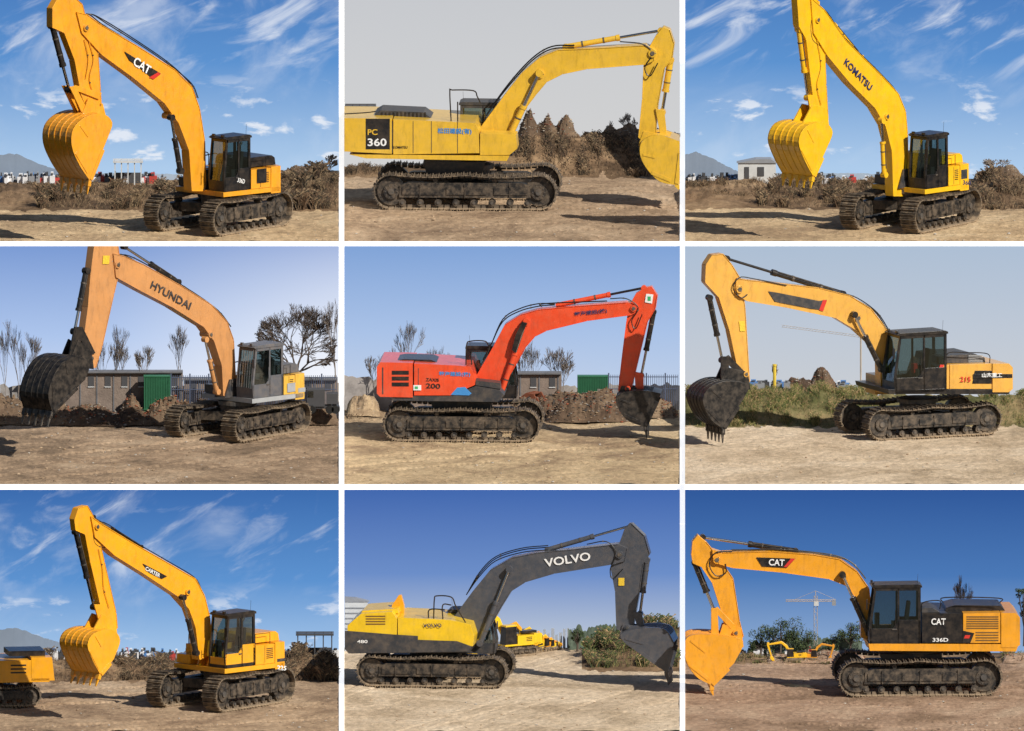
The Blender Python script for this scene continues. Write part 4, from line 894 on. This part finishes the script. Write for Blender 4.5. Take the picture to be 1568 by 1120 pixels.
# ---- P8
m=Mach(P8,1,6,(668,1045)); m.undercarriage(4.66,.98,2.3,.55,.92)
w=1.3
m.prof('upper_body',[(532,958),(553,940),(600,937),(608,948),(607,992),(532,990)],-w,w,VOL,w)
m.prof('upper_body',[(609,946),(690,950),(720,957),(726,975),(724,990),(609,993)],-w*.98,w*.98,VOL,w)
m.prof('upper_body',[(528,966),(606,972),(640,974),(640,980),(700,982),(722,990),(716,998),(534,1001),(528,994)],w,w+.02,DGR,w)
m.prof('upper_body',[(545,992),(722,991),(718,1000),(560,1001)],-w*.97,w*.97,DGR,w)
m.prof('upper_body',[(553,940),(556,934),(610,931),(612,938)],-.9,.9,VOL,w*.5)
m.prof('upper_body',[(598,938),(602,925),(612,910),(616,910),(620,925),(620,942)],.1,.3,CAR,0)
m.prof('upper_body',[(630,998),(705,998),(702,1012),(634,1012)],-.6,.6,DGR,0)
for i in range(4): m.prof('upper_body',[(560,943+4*i),(590,943+4*i),(590,945+4*i),(560,945+4*i)],w,w+.008,LOV,w)
m.text('VOLVO',(648,961),(676,961),w+.01,DBL,bref=w,h=6); m.text('480',(547,985),(563,985),w+.03,WHT,bref=w,h=5)
a1=m.T(760,0,-.9)[0];a0=m.T(690,0,-.9)[0]; z1=m.T(720,935,-.9)[1]; z0=m.T(720,998,-.9)[1]; m.cab(a0,a1,-w*.97,-.4,z0,z1,DGR)
for pts in ([(663,950),(664,920),(668,914),(690,916),(697,930),(712,955)],[(677,950),(677,928),(690,928)],[(655,948),(657,935),(680,935)]): m.tube('handrails',pts,1.1,.02,BLK,6,w)
m.beam('boom',[(692,950),(725,905),(752,872),(785,853),(825,845),(870,841),(948,832),(962,838),(958,858),(945,862),(850,877),(806,890),(784,904),(768,930),(752,958),(730,980),(700,972)],.24,VGR)
m.beam('stick',[(950,830),(958,808),(968,801),(988,820),(996,848),(986,862),(980,905),(970,960),(962,970),(945,962),(943,905),(936,868)],.17,VGR)
m.bucket([(1020,1030),(998,1014),(975,998),(955,983),(952,970),(985,962),(1018,964),(1032,984)],.62,VGR,STK,(3,16),[(948,978),(955,955),(985,958),(990,975)])
m.cyl('cylinders',(991,858),(980,940),0,.085,VGR,.6); m.prof('stick',[(970,935),(984,938),(990,968),(980,970)],.17,.22,VGR)
m.cyl('cylinders',(838,842),(966,805),0,.075,VGR,.55)
m.cyl('cylinders',(735,985),(780,872),.34,.09,VGR,.55); m.cyl('cylinders',(735,985),(780,872),-.34,.09,VGR,.55)
for b,o in ((.2,0),(.05,-3),(.1,-6)): m.tube('hoses',[(715,910),(735,882+o),(760,858+o),(800,845+o),(840,841+o)],b,.018,RUB,6,0)
m.tube('hoses',[(900,832),(930,828),(945,845),(936,870),(940,885),(955,870)],.28,.018,RUB,6,0)
for x,y,r in ((950,848,.12),(780,874,.1),(712,960,.12),(962,960,.09)): m.pin('boom',x,y,.3,r,VGR)
m.text('VOLVO',(835,869),(905,858),.264,WHT,h=13); m.prof('stick',[(948,884),(957,884),(957,896),(948,896)],.191,.195,YST); m.done()
# ---- P6
m=Mach(P6,-1,24,(1405,664)); m.undercarriage(4.5,1.0,2.15,.52,.9)
w=1.25
m.prof('upper_body',[(1360,597),(1548,597),(1545,604),(1362,604)],-w,w*.99,BLK,w)
m.prof('upper_body',[(1520,557),(1545,557),(1551,563),(1551,596),(1545,601),(1520,601)],-w,w,SAN,w)
m.prof('upper_body',[(1455,559),(1519,557),(1519,596),(1455,596)],-w*.98,w*.98,SAN,w)
m.prof('upper_body',[(1434,596),(1446,559),(1454,559),(1454,596)],-w*.98,w*.98,SAN,w)
m.prof('upper_body',[(1428,596),(1440,559),(1446,559),(1434,596)],w*.98,w*.98+.01,REDM,w)
m.prof('upper_body',[(1490,573),(1550,573),(1550,579),(1490,580)],w+.003,w+.01,BLK,w)
m.prof('upper_body',[(1493,568),(1519,568),(1519,588),(1489,588)],w*.98,w*.98+.012,BLK,w)
m.prof('upper_body',[(1440,558),(1442,548),(1500,544),(1515,550),(1516,558)],-.7,.9,DGR,w)
for i in range(5): m.prof('upper_body',[(1490,546+2.5*i),(1512,546+2.5*i),(1512,547+2.5*i),(1490,547+2.5*i)],.9,.91,LG,w)
m.box('upper_body',-.3,1.2,-w*.97,-.5,1.2,1.8,SAN)
m.tube('handrails',[(1452,560),(1454,542),(1480,541),(1515,543),(1518,558)],w*.9,.015,BLK,6,w)
m.text('215',(1470,585),(1486,585),w+.012,REDM,bref=w,h=8); m.text('山东重工',(1503,578),(1534,578),w+.02,WHT,bref=w,h=7)
a1=m.T(1371,0,w)[0];a0=m.T(1450,0,w)[0]; z1=m.T(1410,513,w)[1]; z0=m.T(1410,602,w)[1]; m.cab(a0,a1,.3,w*.99,z0,z1,BLK,BLK)
m.box('cab',(a0+a1)/2-.1,(a0+a1)/2+.05,.6,.75,z0+.55,z0+.85,REDM)
m.beam('boom',[(1124,425),(1140,428),(1180,432),(1250,440),(1298,452),(1330,472),(1350,498),(1362,520),(1368,600),(1345,600),(1344,550),(1328,524),(1306,504),(1276,486),(1200,470),(1140,460),(1122,450)],.19,SAN)
m.beam('stick',[(1078,405),(1088,390),(1104,388),(1118,405),(1132,428),(1138,470),(1145,585),(1130,580),(1114,505),(1098,455),(1077,432)],.14,SAN)
m.bucket([(1108,658),(1088,642),(1076,614),(1086,594),(1112,584),(1146,590),(1138,612)],.62,BKB,STK,(0,17),[(1095,592),(1108,562),(1140,568),(1145,596)])
m.cyl('cylinders',(1086,456),(1106,552),0,.085,BLK,.6); m.prof('stick',[(1100,545),(1112,545),(1112,585),(1100,588)],.16,.21,BLK); m.prof('stick',[(1102,548),(1112,543),(1138,570),(1132,578)],.16,.2,BLK)
m.cyl('cylinders',(1290,450),(1112,396),0,.085,BLK,.6,BLK)
m.cyl('cylinders',(1350,566),(1308,482),.32,.085,BLK,.6); m.cyl('cylinders',(1350,566),(1308,482),-.32,.085,BLK,.6)
for b,o in ((.15,0),(0,3)): m.tube('hoses',[(1358,505),(1340,478),(1310,456+o),(1280,446+o)],b,.018,RUB,6,0)
m.tube('hoses',[(1200,436),(1150,426),(1128,424),(1118,440),(1130,455),(1140,450)],.22,.018,RUB,6,0)
for x,y,r in ((1128,442,.12),(1310,486,.1),(1138,572,.09)): m.pin('boom',x,y,.25,r,SAN)
m.prof('boom',[(1172,445),(1190,448),(1250,460),(1262,458),(1256,474),(1238,472),(1182,461)],.209,.213,DGR); m.prof('boom',[(1250,474),(1256,458),(1262,459),(1256,476)],.214,.217,REDM)
m.prof('stick',[(1128,491),(1137,491),(1138,507),(1130,507)],.16,.163,YST); m.done()
# ---- P9
m=Mach(P9,-1,4,(1404,1058)); m.undercarriage(5.06,1.15,2.5,.6,1.03)
w=1.4
m.prof('upper_body',[(1330,986),(1560,987),(1556,998),(1332,997)],-w,w*.99,CAT,w)
m.prof('upper_body',[(1412,939),(1474,940),(1474,985),(1412,985)],-w*.97,w*.98,BLK,w)
m.prof('upper_body',[(1475,940),(1532,939),(1532,985),(1475,985)],-w*.97,w*.98,CAT,w)
m.prof('upper_body',[(1533,939),(1555,939),(1562,946),(1562,988),(1556,992),(1533,992)],-w,w,CAT,w)
for y in range(6): m.prof('upper_body',[(1480,944+3.5*y),(1529,944+3.5*y),(1529,946+3.5*y),(1480,946+3.5*y)],w*.98,w*.98+.01,LOV,w)
for y in range(4): m.prof('upper_body',[(1494,968+4*y),(1529,968+4*y),(1529,970+4*y),(1494,970+4*y)],w*.98,w*.98+.01,LOV,w)
m.prof('upper_body',[(1412,939),(1440,939),(1428,932),(1412,932)],-.2,w*.9,DGR,w)
m.prof('upper_body',[(1442,939),(1446,926),(1460,922),(1530,923),(1536,930),(1536,939)],-.8,.8,BLK,0)
m.prof('upper_body',[(1474,966),(1492,970),(1486,985),(1474,985)],w*.98,w*.98+.012,BLK,w)
m.prof('upper_body',[(1478,973),(1486,973),(1484,978),(1476,978)],w*.98+.013,w*.98+.016,REDM,w)
m.prof('upper_body',[(1345,998),(1440,998),(1436,1010),(1350,1010)],-.7,.7,DGR,0)
m.text('CAT',(1426,957),(1448,957),w+.005,WHT,bref=w,h=10); m.text('336D',(1428,983),(1452,983),w+.005,WHT,bref=w,h=6)
for pts in ([(1414,938),(1414,925),(1440,922),(1440,935)],[(1445,925),(1448,917),(1530,918),(1532,925)]): m.tube('handrails',pts,w*.8,.018,BLK,6,w)
m.box('upper_body',.2,1.5,-w*.97,-.5,1.3,1.9,CAT)
a1=m.T(1332,0,w)[0];a0=m.T(1410,0,w)[0]; z1=m.T(1370,900,w)[1]; z0=m.T(1370,986,w)[1]; m.cab(a0,a1,.45,w*.99,z0,z1,BLK,BLK)
m.beam('boom',[(1090,840),(1105,845),(1180,843),(1245,848),(1285,855),(1312,874),(1330,900),(1338,980),(1318,975),(1316,925),(1298,897),(1268,885),(1195,875),(1120,868),(1092,860)],.26,CAT)
m.beam('stick',[(1058,850),(1060,828),(1068,818),(1080,828),(1098,850),(1122,885),(1132,950),(1138,974),(1122,984),(1112,972),(1104,935),(1090,892),(1074,868),(1060,862)],.19,CAT)
m.bucket([(1090,1050),(1066,1036),(1050,1010),(1048,985),(1062,972),(1110,974),(1138,984),(1124,1016)],.68,CAT,CAT,(2,14),[(1098,980),(1106,955),(1134,960),(1138,990)])
m.cyl('cylinders',(1064,862),(1094,936),0,.095,BLK,.6); m.prof('stick',[(1088,930),(1098,930),(1100,975),(1088,978)],.19,.25,CAT); m.prof('stick',[(1090,932),(1098,928),(1124,955),(1118,962)],.19,.24,CAT)
m.cyl('cylinders',(1218,844),(1076,823),0,.085,BLK,.5)
m.cyl('cylinders',(1330,970),(1290,880),.36,.09,BLK,.6); m.cyl('cylinders',(1330,970),(1290,880),-.36,.09,BLK,.6)
for b,o in ((.2,0),(0,3)): m.tube('hoses',[(1325,885),(1305,862),(1280,850+o),(1230,843+o),(1180,840+o),(1120,842)],b,.02,RUB,6,0)
m.tube('hoses',[(1120,843),(1095,845),(1085,862),(1095,880),(1110,876),(1110,862)],.28,.02,RUB,6,0)
for x,y,r in ((1097,856,.12),(1292,882,.1),(1126,968,.1)): m.pin('boom',x,y,.31,r,CAT)
m.prof('boom',[(1157,852),(1217,854),(1204,868),(1166,866)],.279,.283,BLK); m.text('CAT',(1177,866),(1201,867),.286,WHT,h=10); m.prof('boom',[(1204,867),(1217,854),(1210,854),(1199,867)],.284,.286,REDM); m.done()
# ---- discarded buckets and attachments
for ce,dr,O,k,col in ((P4,1,(262,642),1.0,RB[3]),(P4,-1,(135,640),.75,KOM),(P4,1,(100,642),.6,STK),(P5,1,(812,634),.85,RB[3]),(P5,-1,(985,636),.9,RB[3]),(P4,1,(304,640),.8,CAT),(P5,1,(925,636),.6,CAT)):
    m=Mach(ce,dr,25,O,name='discarded_bucket'); x,y=O
    m.bucket([(x+22*k*dr,y-4),(x,y-1),(x-18*k*dr,y-8*k),(x-22*k*dr,y-22*k),(x-10*k*dr,y-36*k),(x+6*k*dr,y-36*k)],.35*k,col,col,(6*k*dr,0),None); m.done()
# ---- small distant / partial machines
def mini(ce,dr,O,k,col,ph=8):
    m=Mach(ce,dr,ph,O); m.undercarriage(4.0*k,.85*k,2*k,.45*k,k*.9)
    w=1.2*k; n='upper_body'
    m.box(n,-2.3*k,1.4*k,-w,w,.95*k,1.1*k,col)
    m.prism(n,[(-2.5*k,1.0*k),(-1.6*k,1.0*k),(-1.6*k,1.9*k),(-2.4*k,1.9*k)],-w,w,col)
    m.box(n,-1.59*k,.1*k,-w,w,1.1*k,1.8*k,col); m.box(n,-2.2*k,-.8*k,-w*.6,w*.6,1.9*k,2.1*k,BLK)
    for i in range(3): m.box(n,-1.4*k,-.8*k,w,w+.006,(1.3+.14*i)*k,(1.36+.14*i)*k,BLK)
    if k>.5: m.cab(.15*k,1.4*k,w*.3,w*.98,1.1*k,2.6*k,BLK)
    else:
        m.prism('cab',[(.15*k,1.1*k),(1.4*k,1.1*k),(1.25*k,2.6*k),(.2*k,2.6*k)],w*.3,w*.98,BLK); m.prism('cab',[(.1*k,2.61*k),(1.35*k,2.61*k),(1.3*k,2.75*k),(.15*k,2.75*k)],w*.28,w,col)
    P=lambda L:[(a*k,z*k) for a,z in L]
    m.prism('boom',P([(.2,1.2),(.6,1.2),(1.6,2.9),(2.4,3.6),(4.9,3.3),(4.95,3.6),(2.3,4.1),(1.2,3.3)]),-.15*k,.15*k,col)
    m.prism('stick',P([(4.7,3.9),(5.1,3.9),(5.2,3.4),(4.4,1.2),(4.15,1.25),(4.7,3.2)]),-.12*k,.12*k,col)
    m.prism('bucket',P([(4.0,1.2),(4.5,1.25),(4.6,.9),(4.2,.35),(3.7,.3),(3.8,.7)]),-.4*k,.4*k,col)
    m.done()
for px,py,k,c_,ph in ((782,1004,.36,VOL,35),(806,1000,.25,CAR,55),(822,998,.20,VOL,60),(834,997,.16,CAT,60),(843,996,.13,VOL,60),(850,995,.1,CAR,60)): mini(P8,-1,(px,py),k,c_,ph)
mini(P7,-1,(-22,1078),.8,CAR)
mini(P9,-1,(1215,1014),.16,KOM); mini(P9,1,(1242,1013),.14,CAT)
# camera, light
cam=bpy.data.cameras.new('camera'); cam.type='ORTHO'; cam.ortho_scale=1568/S; cam.clip_end=500; cam.clip_start=.1
co=bpy.data.objects.new('camera',cam); COL.objects.link(co); scene.camera=co
up=Vector((0,sn,cs)); vd=Vector((0,cs,-sn))
co.location=Vector((784/S,0,0))+up*(560/S)-vd*60
co.rotation_euler=(math.radians(90)-TH,0,0)
EL,AZ=math.radians(38),math.radians(44)
to=Vector((math.sin(AZ)*math.cos(EL),-math.cos(AZ)*math.cos(EL),math.sin(EL)))
sl=bpy.data.lights.new('sun','SUN'); sl.energy=5.0; sl.angle=math.radians(.5); sl.color=(1,.95,.86)
so=bpy.data.objects.new('sun',sl); COL.objects.link(so); so.rotation_euler=to.to_track_quat('Z','Y').to_euler(); so.location=(10,-40,40)
wd=bpy.data.worlds.new('World'); scene.world=wd; wd.use_nodes=True; n=wd.node_tree
sky=n.nodes.new('ShaderNodeTexSky'); sky.sky_type='NISHITA'; sky.sun_disc=False; sky.sun_elevation=EL; sky.sun_rotation=math.atan2(to.x,to.y)
bg=n.nodes['Background']; bg.inputs[1].default_value=.05; n.links.new(sky.outputs[0],bg.inputs[0])
